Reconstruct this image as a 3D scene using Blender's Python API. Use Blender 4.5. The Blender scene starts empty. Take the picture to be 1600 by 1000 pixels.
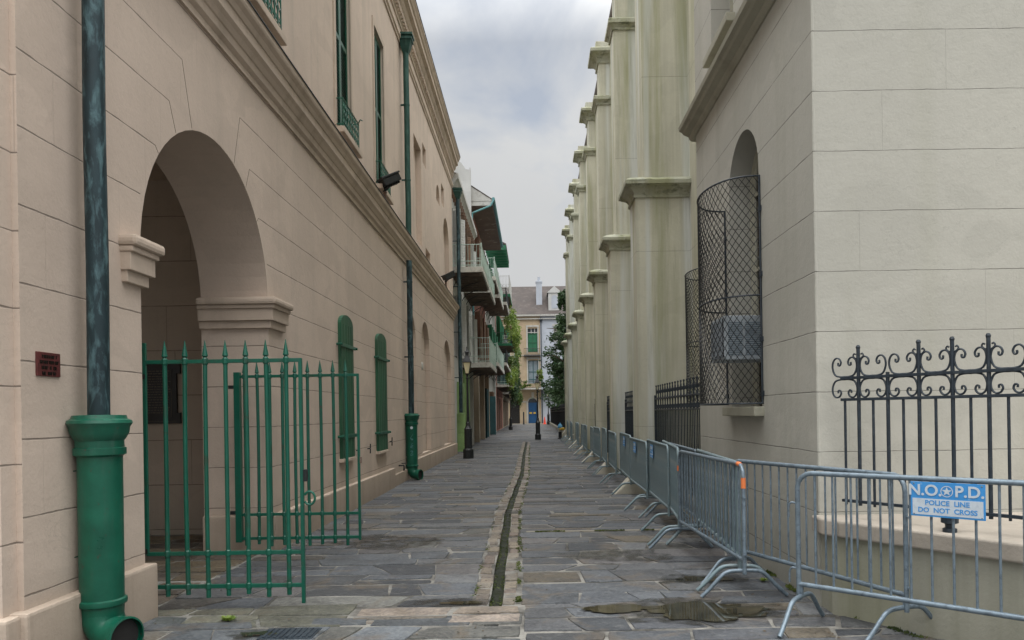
import bpy, bmesh, math, random
from mathutils import Vector, Matrix, noise
from mathutils.geometry import tessellate_polygon
R = math.radians
random.seed(7)
S = bpy.context.scene
COL = S.collection

# ---------------------------------------------------------------- camera
F = 1150.0                                   # focal length in photo pixels
cd = bpy.data.cameras.new("camera")
cam = bpy.data.objects.new("camera", cd); COL.objects.link(cam)
cd.sensor_width = 36.0; cd.lens = 36.0 * F / 1600.0
cd.shift_x = -33.0 / 1600.0; cd.shift_y = 145.0 / 1600.0
cd.clip_start = 0.05; cd.clip_end = 2000
cam.matrix_world = Matrix.Translation((0, 0, 1.6)) @ Matrix.Rotation(R(90), 4, 'X') @ Matrix.Rotation(R(-0.9), 4, 'Z')
S.camera = cam

# ---------------------------------------------------------------- exposure
S.view_settings.view_transform = 'Standard'; S.view_settings.look = 'None'
S.view_settings.gamma = 1.0; S.view_settings.use_curve_mapping = False
S.view_settings.exposure = 0.36

# ---------------------------------------------------------------- node helpers
class NT:
    def __init__(s, tree): s.t = tree; s.n = tree.nodes; s.l = tree.links
    def node(s, typ, **kw):
        n = s.n.new(typ)
        for k, v in kw.items(): setattr(n, k, v)
        return n
    def put(s, sock, v):
        if hasattr(v, 'is_linked') or hasattr(v, 'links'): s.l.new(v, sock)
        elif isinstance(v, (tuple, list)):
            sock.default_value = (*v, 1.0) if (len(v) == 3 and len(sock.default_value) == 4) else tuple(v)
        else: sock.default_value = v
    def m(s, op, a, b=0.0, c=0.0, clamp=False):
        n = s.node('ShaderNodeMath', operation=op, use_clamp=clamp)
        s.put(n.inputs[0], a); s.put(n.inputs[1], b); s.put(n.inputs[2], c)
        return n.outputs[0]
    def noise(s, vec, scale=1.0, detail=3.0, rough=0.5, dist=0.0):
        n = s.node('ShaderNodeTexNoise'); s.put(n.inputs['Vector'], vec)
        n.inputs['Scale'].default_value = scale; n.inputs['Detail'].default_value = detail
        n.inputs['Roughness'].default_value = rough; n.inputs['Distortion'].default_value = dist
        return n.outputs['Fac']
    def scalevec(s, vec, sc, loc=(0, 0, 0)):
        n = s.node('ShaderNodeMapping'); s.put(n.inputs['Vector'], vec)
        n.inputs['Scale'].default_value = sc; n.inputs['Location'].default_value = loc
        return n.outputs[0]
    def ramp(s, fac, a, b, ca=0.0, cb=1.0):
        n = s.node('ShaderNodeMapRange'); s.put(n.inputs[0], fac)
        n.inputs[1].default_value = a; n.inputs[2].default_value = b
        n.inputs[3].default_value = ca; n.inputs[4].default_value = cb
        return n.outputs[0]
    def mix(s, fac, a, b, mode='MIX'):
        n = s.node('ShaderNodeMix', data_type='RGBA', blend_type=mode)
        s.put(n.inputs[0], fac); s.put(n.inputs[6], a); s.put(n.inputs[7], b)
        return n.outputs[2]
    def bump(s, h, strength=0.3, dist=0.01, normal=None):
        n = s.node('ShaderNodeBump'); s.put(n.inputs['Height'], h)
        n.inputs['Strength'].default_value = strength; n.inputs['Distance'].default_value = dist
        if normal is not None: s.l.new(normal, n.inputs['Normal'])
        return n.outputs[0]

def newmat(name):
    m = bpy.data.materials.new(name); m.use_nodes = True
    t = NT(m.node_tree); t.n.clear()
    out = t.node('ShaderNodeOutputMaterial'); b = t.node('ShaderNodeBsdfPrincipled')
    t.l.new(b.outputs[0], out.inputs[0])
    geo = t.node('ShaderNodeNewGeometry')
    t.pos = geo.outputs['Position']; t.nrm = geo.outputs['Normal']; t.b = b
    return m, t

# ---------------------------------------------------------------- world: sky with thin overcast cloud
SUN_EL, SUN_ROT = 58.0, 165.0
w = bpy.data.worlds.new("World"); S.world = w; w.use_nodes = True
t = NT(w.node_tree); t.n.clear()
out = t.node('ShaderNodeOutputWorld'); bg = t.node('ShaderNodeBackground'); t.l.new(bg.outputs[0], out.inputs[0])
sky = t.node('ShaderNodeTexSky', sky_type='NISHITA', sun_disc=False)
sky.sun_elevation = R(SUN_EL); sky.sun_rotation = R(SUN_ROT)
tc = t.node('ShaderNodeTexCoord').outputs['Generated']
sp = t.node('ShaderNodeSeparateXYZ'); t.l.new(tc, sp.inputs[0]); zz = sp.outputs[2]
cv = t.scalevec(tc, (2.2, 2.2, 4.2), (0.35, 0.2, 0.1))
n1 = t.noise(cv, 1.3, 7, 0.52, 0.4); n2 = t.noise(tc, 3.1, 5, 0.5)
cover = t.ramp(t.m('ADD', n1, t.m('MULTIPLY', n2, 0.25)), 0.45, 0.63, 0.55, 1.0)
elev = t.ramp(zz, 0.0, 1.0, 0.0, 1.0)
grey = t.m('MULTIPLY', t.ramp(n2, 0.3, 0.7, 0.93, 1.05), t.m('ADD', t.ramp(zz, 0.0, 0.5, 4.6, 5.6), t.ramp(zz, 0.45, 0.95, 0.0, 36.0)))  # second ramp adds overhead brightness, above the frame, to fill the alley walls
cc = t.node('ShaderNodeCombineColor')
for i, k in enumerate((0.985, 1.0, 1.01)): t.put(cc.inputs[i], t.m('MULTIPLY', grey, k))
skyc = t.mix(cover, sky.outputs[0], cc.outputs[0])
t.l.new(skyc, bg.inputs[0]); bg.inputs[1].default_value = 0.10

sl = bpy.data.lights.new("sun", 'SUN'); sl.energy = 0.55; sl.angle = R(32); sl.color = (1.0, 0.965, 0.91)
sun = bpy.data.objects.new("sun", sl); COL.objects.link(sun)
az = R(SUN_ROT)   # direction towards the sun: rotation measured from +Y clockwise
sd = Vector((math.sin(az) * math.cos(R(SUN_EL)), math.cos(az) * math.cos(R(SUN_EL)), math.sin(R(SUN_EL))))
sun.rotation_euler = sd.to_track_quat('Z', 'Y').to_euler()

# ---------------------------------------------------------------- materials
MATS = {}
def plaster(name, base, joint=None, axis='Y', arch=None, var=0.10, moss=0.0, streak=0.0, bumpk=0.4, vw=1.15, jw=0.0065, vfaint=0.25, stain=(0.30, 0.27, 0.22), grime=0.25):
    m, t = newmat(name)
    big = t.noise(t.pos, 0.45, 4, 0.55); mid = t.noise(t.pos, 2.6, 5, 0.6); fine = t.noise(t.pos, 45, 4, 0.6)
    trow = t.noise(t.pos, 11, 4, 0.6)
    c = t.mix(t.ramp(big, 0.3, 0.7), tuple(x * (1 - var) for x in base), tuple(min(1, x * (1 + var)) for x in base))
    c = t.mix(t.ramp(mid, 0.45, 0.75, 0, 0.35), c, tuple(x * 0.86 for x in base))
    c = t.mix(t.ramp(fine, 0.3, 0.7, 0, 0.22), c, tuple(x * 0.8 for x in base))
    sep = t.node('ShaderNodeSeparateXYZ'); t.l.new(t.pos, sep.inputs[0])
    X, Y, Z = sep.outputs
    pt = t.noise(t.scalevec(t.pos, (0.9, 0.9, 1.3), (2, 5, 7)), 1.1, 2, 0.4, 0.6)
    c = t.mix(t.ramp(pt, 0.53, 0.56, 0, 0.38), c, tuple(x * 0.84 for x in base))
    hc = t.noise(t.scalevec(t.pos, (1, 1, 1), (8, 2, 5)), 1.7, 8, 0.7, 1.2)
    c = t.mix(t.ramp(t.m('ABSOLUTE', t.m('SUBTRACT', hc, 0.5)), 0.0, 0.0035, 0.38, 0.0), c, tuple(x * 0.45 for x in base))
    # rain streaks: long vertical stains
    sv = t.scalevec(t.pos, (3.2, 3.2, 0.12)); st = t.noise(sv, 1.0, 4, 0.6, 0.2)
    c = t.mix(t.ramp(st, 0.50, 0.78, 0, grime), c, stain)
    # splash dirt close to the ground has a ragged upper edge
    gz = t.m('SUBTRACT', t.m('ADD', Z, t.m('MULTIPLY', mid, 0.5)), 0.0)
    c = t.mix(t.ramp(gz, 0.15, 0.95, 0.50, 0.0), c, tuple(x * 0.62 for x in stain))
    if streak:
        s2 = t.noise(t.scalevec(t.pos, (2.3, 2.3, 0.07), (3, 1, 0)), 1.0, 3, 0.5, 0.15)
        c = t.mix(t.ramp(s2, 0.52, 0.60, 0, streak), c, (0.62, 0.63, 0.585))
    if moss:
        s3 = t.noise(t.scalevec(t.pos, (2.6, 2.6, 0.16), (9, 4, 2)), 1.0, 5, 0.6, 0.3)
        c = t.mix(t.ramp(s3, 0.47, 0.66, 0, moss), c, (0.27, 0.275, 0.125))
        s4 = t.noise(t.scalevec(t.pos, (7, 7, 0.3), (1, 4, 7)), 1.0, 6, 0.7, 0.4)
        c = t.mix(t.ramp(s4, 0.56, 0.74, 0, moss * 0.7), c, (0.16, 0.165, 0.09))
    if name.endswith('capstone'):
        up = t.noise(t.scalevec(t.pos, (4, 4, 9)), 1.2, 5, 0.65)
        c = t.mix(t.ramp(up, 0.52, 0.68, 0, 0.7), c, (0.085, 0.10, 0.05))
    h = t.m('ADD', t.m('MULTIPLY', fine, 0.35), t.m('MULTIPLY', trow, 0.8))
    if joint:
        z0, s = joint
        wob = t.m('MULTIPLY', t.m('SUBTRACT', t.noise(t.pos, 3.0, 3, 0.6), 0.5), 0.016)
        q = t.m('DIVIDE', t.m('SUBTRACT', t.m('ADD', Z, wob), z0), s)
        fr = t.m('FRACT', t.m('ADD', q, 100.5))
        d = t.m('MULTIPLY', t.m('ABSOLUTE', t.m('SUBTRACT', fr, 0.5)), s)
        wn = t.ramp(t.noise(t.pos, 5.0, 3, 0.6), 0.3, 0.7, 0.5, 1.2)
        line = t.ramp(t.m('DIVIDE', d, wn), jw * 0.5, jw * 1.25, 1.0, 0.0)
        if arch:
            yc, zc = arch
            dy = t.m('ABSOLUTE', t.m('SUBTRACT', Y, yc)); dz = t.m('SUBTRACT', Z, zc)
            keep = t.m('GREATER_THAN', dy, t.m('SUBTRACT', 1.66, t.m('MULTIPLY', dz, 0.52)))
            keep = t.m('MAXIMUM', keep, t.m('LESS_THAN', dz, 0.2)); keep = t.m('MAXIMUM', keep, t.m('GREATER_THAN', dz, 2.15))
            line = t.m('MULTIPLY', line, keep)
        u = Y if axis == 'Y' else X
        row = t.m('FLOOR', t.m('ADD', q, 100.0))
        off = t.m('MULTIPLY', t.m('SINE', t.m('MULTIPLY', row, 2.4)), 0.41)
        fv = t.m('FRACT', t.m('ADD', t.m('DIVIDE', u, vw), t.m('ADD', off, 100)))
        dv = t.m('MULTIPLY', t.m('ABSOLUTE', t.m('SUBTRACT', fv, 0.5)), vw)
        vl = t.m('MULTIPLY', t.ramp(dv, jw * 0.4, jw, 1.0, 0.0), vfaint)
        both = t.m('MAXIMUM', line, vl)
        c = t.mix(t.m('MULTIPLY', both, 0.72), c, tuple(x * 0.22 for x in base))
        h = t.m('SUBTRACT', h, t.m('MULTIPLY', both, 2.2))
    t.put(t.b.inputs['Base Color'], c); t.b.inputs['Roughness'].default_value = 0.85
    t.b.inputs['Specular IOR Level'].default_value = 0.25
    t.l.new(t.bump(h, bumpk, 0.012), t.b.inputs['Normal'])
    MATS[name] = m; return m

def paint(name, base, rough=0.45, var=0.18, patch=None, patch_amt=0.0, metal=0.0, scale=4.0, bumpk=0.15, stretch=1.0, spec=0.5, lo=0.5, hi=0.68, chips=0.0):
    m, t = newmat(name)
    oc = t.node('ShaderNodeTexCoord').outputs['Object']
    v = t.scalevec(oc, (1, 1, stretch))
    a = t.noise(v, scale, 5, 0.6); f = t.noise(v, scale * 9, 4, 0.6)
    c = t.mix(t.ramp(a, 0.3, 0.7), tuple(x * (1 - var) for x in base), tuple(min(1, x * (1 + var)) for x in base))
    c = t.mix(t.ramp(f, 0.35, 0.7, 0, 0.3), c, tuple(x * 0.75 for x in base))
    if patch:
        p = t.noise(t.scalevec(oc, (1, 1, stretch), (4, 7, 1)), scale * 1.7, 6, 0.65, 0.4)
        c = t.mix(t.ramp(p, lo, hi, 0, patch_amt), c, patch)
    if chips:
        cp = t.noise(t.scalevec(oc, (1, 1, 0.6), (1, 2, 3)), 26, 5, 0.7, 0.3)
        c = t.mix(t.ramp(cp, 0.655, 0.675, 0, chips), c, (0.055, 0.035, 0.025))
        du = t.noise(t.scalevec(oc, (1, 1, 0.12), (6, 1, 3)), 14, 4, 0.6)
        c = t.mix(t.ramp(du, 0.55, 0.75, 0, 0.35), c, tuple(0.5 * x + 0.06 for x in base))
    t.put(t.b.inputs['Base Color'], c); t.b.inputs['Metallic'].default_value = metal
    t.put(t.b.inputs['Roughness'], t.ramp(a, 0.3, 0.7, rough - 0.08, rough + 0.12))
    t.b.inputs['Specular IOR Level'].default_value = spec
    t.l.new(t.bump(t.m('ADD', a, t.m('MULTIPLY', f, 0.5)), bumpk, 0.004), t.b.inputs['Normal'])
    MATS[name] = m; return m

PINK = (0.565, 0.460, 0.378)
M = {}
M['pink'] = plaster('pink_stucco', PINK, (1.0, 0.484), 'Y', (7.37, 2.95), vfaint=0.10, grime=0.20)
M['pink_up'] = plaster('pink_stucco_upper', PINK, grime=0.35)
M['pink_front'] = plaster('pink_stucco_front', tuple(x * 1.06 for x in PINK), (0.85, 0.48), 'X', grime=0.15)
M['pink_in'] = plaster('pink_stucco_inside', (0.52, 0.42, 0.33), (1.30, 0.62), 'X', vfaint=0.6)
M['pink_trim'] = plaster('pink_moulding', (0.53, 0.43, 0.345), grime=0.5, stain=(0.22, 0.18, 0.13))
M['cream'] = plaster('cream_stucco', (0.445, 0.43, 0.375), (1.245, 0.487), 'X', vw=2.3, vfaint=0.22, jw=0.0034, grime=0.45, var=0.07, stain=(0.36, 0.35, 0.28))
M['cream_side'] = plaster('cream_stucco_side', (0.445, 0.43, 0.375), (1.245, 0.487), 'Y', vfaint=0.06, jw=0.005, grime=0.5, var=0.07, stain=(0.34, 0.33, 0.27))
M['cream_trim'] = plaster('cream_moulding', (0.38, 0.365, 0.29), grime=0.5, stain=(0.2, 0.19, 0.14))
M['ledge'] = plaster('ledge_stone', (0.42, 0.37, 0.31), grime=0.4, bumpk=0.5)
M['podium'] = plaster('podium_stucco', (0.43, 0.415, 0.34), moss=0.25, grime=0.75, stain=(0.22, 0.22, 0.16), bumpk=0.4)
M['butt'] = plaster('mossy_stucco', (0.58, 0.56, 0.45), moss=0.60, streak=0.95, grime=0.5, stain=(0.20, 0.20, 0.13), var=0.10, joint=(1.3, 3.4), jw=0.004, vfaint=0.0)
M['cap'] = plaster('mossy_capstone', (0.46, 0.46, 0.36), moss=0.6, grime=0.5)
M['white'] = plaster('white_limewash', (0.52, 0.52, 0.50), grime=0.35)
M['offwhite'] = plaster('offwhite_stucco', (0.45, 0.44, 0.40), grime=0.4)
M['yellow'] = plaster('ochre_stucco', (0.43, 0.335, 0.225), grime=0.25)
M['palblue'] = plaster('pale_blue_stucco', (0.43, 0.46, 0.51), grime=0.25)
M['tan'] = plaster('tan_stucco', (0.36, 0.30, 0.22), grime=0.4)
M['green'] = paint('green_gloss_paint', (0.003, 0.086, 0.050), 0.34, 0.3, (0.006, 0.115, 0.066), 0.4, chips=0.8, bumpk=0.35)
M['gate'] = paint('green_gate_paint', (0.002, 0.090, 0.056), 0.38, 0.2, (0.03, 0.035, 0.02), 0.55, lo=0.58, hi=0.70, chips=0.8)
M['shutter'] = paint('green_shutter_wood', (0.014, 0.085, 0.040), 0.55, 0.3, (0.05, 0.11, 0.06), 0.5, scale=3, stretch=0.25)
M['copper'] = paint('patinated_copper', (0.012, 0.030, 0.036), 0.5, 0.4, (0.10, 0.185, 0.20), 0.7, metal=0.2, scale=9, stretch=0.3, lo=0.50, hi=0.66, bumpk=0.5)
M['copper2'] = paint('green_copper', (0.016, 0.066, 0.052), 0.55, 0.35, (0.06, 0.14, 0.11), 0.7, metal=0.2, scale=5, stretch=0.3, bumpk=0.4)
M['iron'] = paint('dark_blue_iron', (0.017, 0.026, 0.036), 0.5, 0.3, (0.06, 0.075, 0.085), 0.5, scale=12, bumpk=0.3)
M['black'] = paint('black_iron', (0.010, 0.012, 0.013), 0.45, 0.3, (0.035, 0.04, 0.04), 0.4, scale=10)
M['darkw'] = paint('dark_interior', (0.012, 0.011, 0.010), 0.8)
M['galv'] = paint('galvanised_steel', (0.175, 0.225, 0.265), 0.42, 0.25, (0.09, 0.115, 0.14), 0.8, metal=0.3, scale=14, bumpk=0.25, spec=0.5)
M['galv2'] = paint('weathered_galvanised_steel', (0.18, 0.245, 0.265), 0.5, 0.22, (0.36, 0.37, 0.35), 0.5, metal=0.2, scale=9, stretch=0.3, bumpk=0.25)
M['orange'] = paint('orange_tape', (0.75, 0.20, 0.06), 0.6)
M['brick'] = paint('old_red_brick', (0.27, 0.105, 0.07), 0.9, 0.25, (0.12, 0.06, 0.05), 0.6, scale=2.5)
M['wood'] = paint('brown_weathered_wood', (0.17, 0.10, 0.065), 0.8, 0.3, (0.30, 0.25, 0.2), 0.5, scale=2.2, stretch=0.4)
M['underroof'] = paint('flaking_soffit_boards', (0.14, 0.105, 0.085), 0.85, 0.3, (0.42, 0.40, 0.36), 0.7, scale=1.3, lo=0.6, hi=0.72)
M['paleboard'] = paint('flaking_white_boards', (0.47, 0.46, 0.43), 0.8, 0.12, (0.2, 0.18, 0.15), 0.6, scale=1.6)
M['rail'] = paint('pale_green_rail_paint', (0.38, 0.48, 0.42), 0.5, 0.15, (0.14, 0.16, 0.13), 0.5)
M['balc'] = paint('weathered_balcony_white', (0.50, 0.485, 0.43), 0.75, 0.2, (0.15, 0.13, 0.10), 0.6, scale=2)
M['lime'] = paint('lime_green_paint', (0.22, 0.34, 0.13), 0.5, 0.12)
M['teal'] = paint('teal_paint', (0.025, 0.085, 0.095), 0.5, 0.2)
M['dgreen'] = paint('bright_green_fascia', (0.015, 0.13, 0.06), 0.5, 0.2)
M['tealpipe'] = paint('turquoise_copper_pipe', (0.10, 0.26, 0.27), 0.6, 0.25, (0.05, 0.12, 0.12), 0.5)
M['blue'] = paint('cobalt_door_paint', (0.010, 0.07, 0.18), 0.45, 0.15)
M['slate'] = paint('slate_roof', (0.075, 0.062, 0.056), 0.9, 0.3, (0.14, 0.12, 0.11), 0.5, scale=0.9, bumpk=0.4)
M['signblue'] = paint('sign_blue', (0.045, 0.27, 0.62), 0.4, 0.06, (0.30, 0.48, 0.70), 0.5, scale=16, lo=0.62, hi=0.72)
M['signwhite'] = paint('sign_white', (0.55, 0.61, 0.66), 0.45, 0.06, (0.38, 0.45, 0.52), 0.5, scale=14)
M['plaque'] = paint('oxblood_plaque', (0.105, 0.022, 0.020), 0.5, 0.25, (0.04, 0.016, 0.015), 0.8, scale=18)
M['bronze'] = paint('dark_bronze', (0.016, 0.012, 0.009), 0.4, 0.3, metal=0.4, scale=12)
M['bronze2'] = paint('bronze_relief', (0.075, 0.055, 0.035), 0.4, 0.3, metal=0.4, scale=12)
M['acgrey'] = paint('grey_enamel', (0.38, 0.42, 0.45), 0.5, 0.1, (0.12, 0.13, 0.13), 0.4)
M['jointd'] = paint('shaded_joint_paint', (0.15, 0.12, 0.095), 0.95)  # dark joint colour, stands in for shade inside the scored grooves
M['stone'] = plaster('guard_stone_stucco', (0.55, 0.52, 0.43), moss=0.2, grime=0.5, bumpk=0.5)
M['conc'] = plaster('pale_concrete', (0.30, 0.275, 0.235), grime=0.5, bumpk=0.6, var=0.2)
M['yel'] = paint('yellow_paint', (0.55, 0.36, 0.05), 0.5)
M['cyan'] = paint('light_blue_paint', (0.10, 0.30, 0.48), 0.5)
M['redcone'] = paint('orange_red_plastic', (0.75, 0.06, 0.025), 0.5)
M['bark'] = paint('bark', (0.09, 0.07, 0.05), 0.9, 0.3, scale=6)
M['rust'] = paint('rusty_pipe', (0.20, 0.13, 0.10), 0.8, 0.3, (0.3, 0.26, 0.22), 0.5, scale=12)

def leafmat(name, a, b):
    m, t = newmat(name)
    oi = t.noise(t.pos, 1.6, 3, 0.6); o2 = t.noise(t.pos, 9, 2, 0.6)
    c = t.mix(t.ramp(t.m('ADD', t.m('MULTIPLY', oi, 0.55), t.m('MULTIPLY', o2, 0.45)), 0.38, 0.62), a, b)
    t.put(t.b.inputs['Base Color'], c); t.b.inputs['Roughness'].default_value = 0.55
    tr = t.node('ShaderNodeBsdfTranslucent'); t.put(tr.inputs[0], c)
    mx = t.node('ShaderNodeMixShader'); mx.inputs[0].default_value = 0.3
    t.l.new(t.b.outputs[0], mx.inputs[1]); t.l.new(tr.outputs[0], mx.inputs[2])
    t.l.new(mx.outputs[0], [n for n in t.n if n.type == 'OUTPUT_MATERIAL'][0].inputs[0])
    return m
M['leafdk'] = leafmat('dark_glossy_leaves', (0.018, 0.045, 0.016), (0.065, 0.115, 0.04))
M['leaflt'] = leafmat('fresh_leaves', (0.08, 0.16, 0.025), (0.27, 0.34, 0.06))
M['leafmd'] = leafmat('mixed_leaves', (0.04, 0.095, 0.022), (0.15, 0.21, 0.045))
M['moss'] = leafmat('moss_green', (0.035, 0.055, 0.012), (0.13, 0.16, 0.03))

def glass(name, base, rough=0.08):
    m, t = newmat(name)
    v = t.noise(t.pos, 2.5, 3)
    t.put(t.b.inputs['Base Color'], t.mix(v, tuple(x * 0.6 for x in base), tuple(x * 1.4 for x in base)))
    t.b.inputs['Roughness'].default_value = rough
    return m
M['glass'] = glass('dark_glass', (0.03, 0.035, 0.04)); M['glasslt'] = glass('curtained_glass', (0.22, 0.27, 0.30), 0.2)
M['lampglass'] = glass('milky_lantern_glass', (0.80, 0.72, 0.46), 0.3)
M['redglass'] = glass('leaded_glass', (0.10, 0.075, 0.06), 0.25)

def slabmat():
    m, t = newmat('flagstone')
    at = t.node('ShaderNodeAttribute', attribute_name='tint').outputs['Color']
    a = t.noise(t.pos, 3.5, 6, 0.62); b = t.noise(t.pos, 28, 5, 0.65); c3 = t.noise(t.pos, 1.1, 4, 0.6)
    c = t.mix(t.ramp(a, 0.3, 0.7), t.mix(1.0, at, (0.40, 0.40, 0.42), 'MULTIPLY'), t.mix(1.0, at, (1.08, 1.08, 1.07), 'MULTIPLY'))
    c = t.mix(t.ramp(b, 0.42, 0.70, 0, 0.5), c, t.mix(1.0, at, (1.7, 1.65, 1.55), 'MULTIPLY'))
    br = t.noise(t.scalevec(t.pos, (1, 1, 1), (5, 8, 0)), 2.1, 5, 0.65, 0.5)
    c = t.mix(t.ramp(br, 0.54, 0.66, 0, 0.55), c, (0.135, 0.105, 0.072))
    sc = t.noise(t.scalevec(t.pos, (1, 1.6, 1), (15, 3, 0)), 6.0, 7, 0.72, 0.6)
    c = t.mix(t.ramp(sc, 0.56, 0.66, 0, 0.45), c, (0.19, 0.19, 0.18))
    c = t.mix(t.ramp(c3, 0.55, 0.7, 0, 0.35), c, (0.045, 0.048, 0.05))
    t.put(t.b.inputs['Base Color'], c)
    t.put(t.b.inputs['Roughness'], t.ramp(a, 0.3, 0.7, 0.48, 0.85))
    t.b.inputs['Specular IOR Level'].default_value = 0.36
    h = t.m('ADD', t.m('MULTIPLY', b, 0.5), t.m('MULTIPLY', a, 1.0))
    t.l.new(t.bump(h, 0.9, 0.022), t.b.inputs['Normal'])
    return m
M['slab'] = slabmat()
def mortar():
    m, t = newmat('lime_mortar')
    a = t.noise(t.pos, 2.0, 5, 0.6); b = t.noise(t.pos, 40, 5, 0.65)
    c = t.mix(t.ramp(a, 0.40, 0.56), (0.045, 0.042, 0.036), (0.245, 0.235, 0.21))
    c = t.mix(t.ramp(b, 0.4, 0.7, 0, 0.5), c, (0.12, 0.11, 0.095))
    t.put(t.b.inputs['Base Color'], c); t.b.inputs['Roughness'].default_value = 0.9
    t.l.new(t.bump(b, 0.7, 0.01), t.b.inputs['Normal'])
    return m
M['mortar'] = mortar()
def asphalt():
    m, t = newmat('street_asphalt')
    b = t.noise(t.pos, 30, 5, 0.65); a = t.noise(t.pos, 0.5, 4)
    c = t.mix(t.ramp(a, 0.3, 0.7), (0.07, 0.07, 0.068), (0.11, 0.108, 0.10))
    c = t.mix(t.ramp(b, 0.4, 0.7, 0, 0.5), c, (0.15, 0.145, 0.14))
    t.put(t.b.inputs['Base Color'], c); t.b.inputs['Roughness'].default_value = 0.85
    return m
M['asphalt'] = asphalt()
def wet(name, col, rough):
    m, t = newmat(name)
    a = t.noise(t.pos, 6, 5, 0.6)
    t.put(t.b.inputs['Base Color'], t.mix(t.ramp(a, 0.35, 0.65), tuple(x * 0.6 for x in col), tuple(x * 1.6 for x in col)))
    t.put(t.b.inputs['Roughness'], rough if not isinstance(rough, tuple) else t.ramp(a, 0.3, 0.7, *rough))
    t.b.inputs['Specular IOR Level'].default_value = 0.6 if rough == 0.02 else 0.3
    t.l.new(t.bump(t.noise(t.pos, 9, 3) if rough == 0.02 else t.noise(t.pos, 60, 4), 0.02 if rough == 0.02 else 1.0, 0.01), t.b.inputs['Normal'])
    return m
M['water'] = wet('puddle_water', (0.030, 0.026, 0.015), 0.02)
def dampmat():
    m, t = newmat('damp_film')
    a = t.noise(t.pos, 7, 5, 0.65)
    t.put(t.b.inputs['Base Color'], (0.03, 0.028, 0.022)); t.put(t.b.inputs['Roughness'], t.ramp(a, 0.3, 0.7, 0.12, 0.4))
    tr = t.node('ShaderNodeBsdfTransparent'); mx = t.node('ShaderNodeMixShader')
    t.put(mx.inputs[0], t.ramp(a, 0.38, 0.60, 0.0, 0.62)); t.l.new(tr.outputs[0], mx.inputs[1]); t.l.new(t.b.outputs[0], mx.inputs[2])
    t.l.new(mx.outputs[0], [n for n in t.n if n.type == 'OUTPUT_MATERIAL'][0].inputs[0]); return m
M['damp'] = dampmat()
M['channel'] = wet('wet_mossy_channel', (0.010, 0.013, 0.005), (0.45, 0.95))

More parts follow.
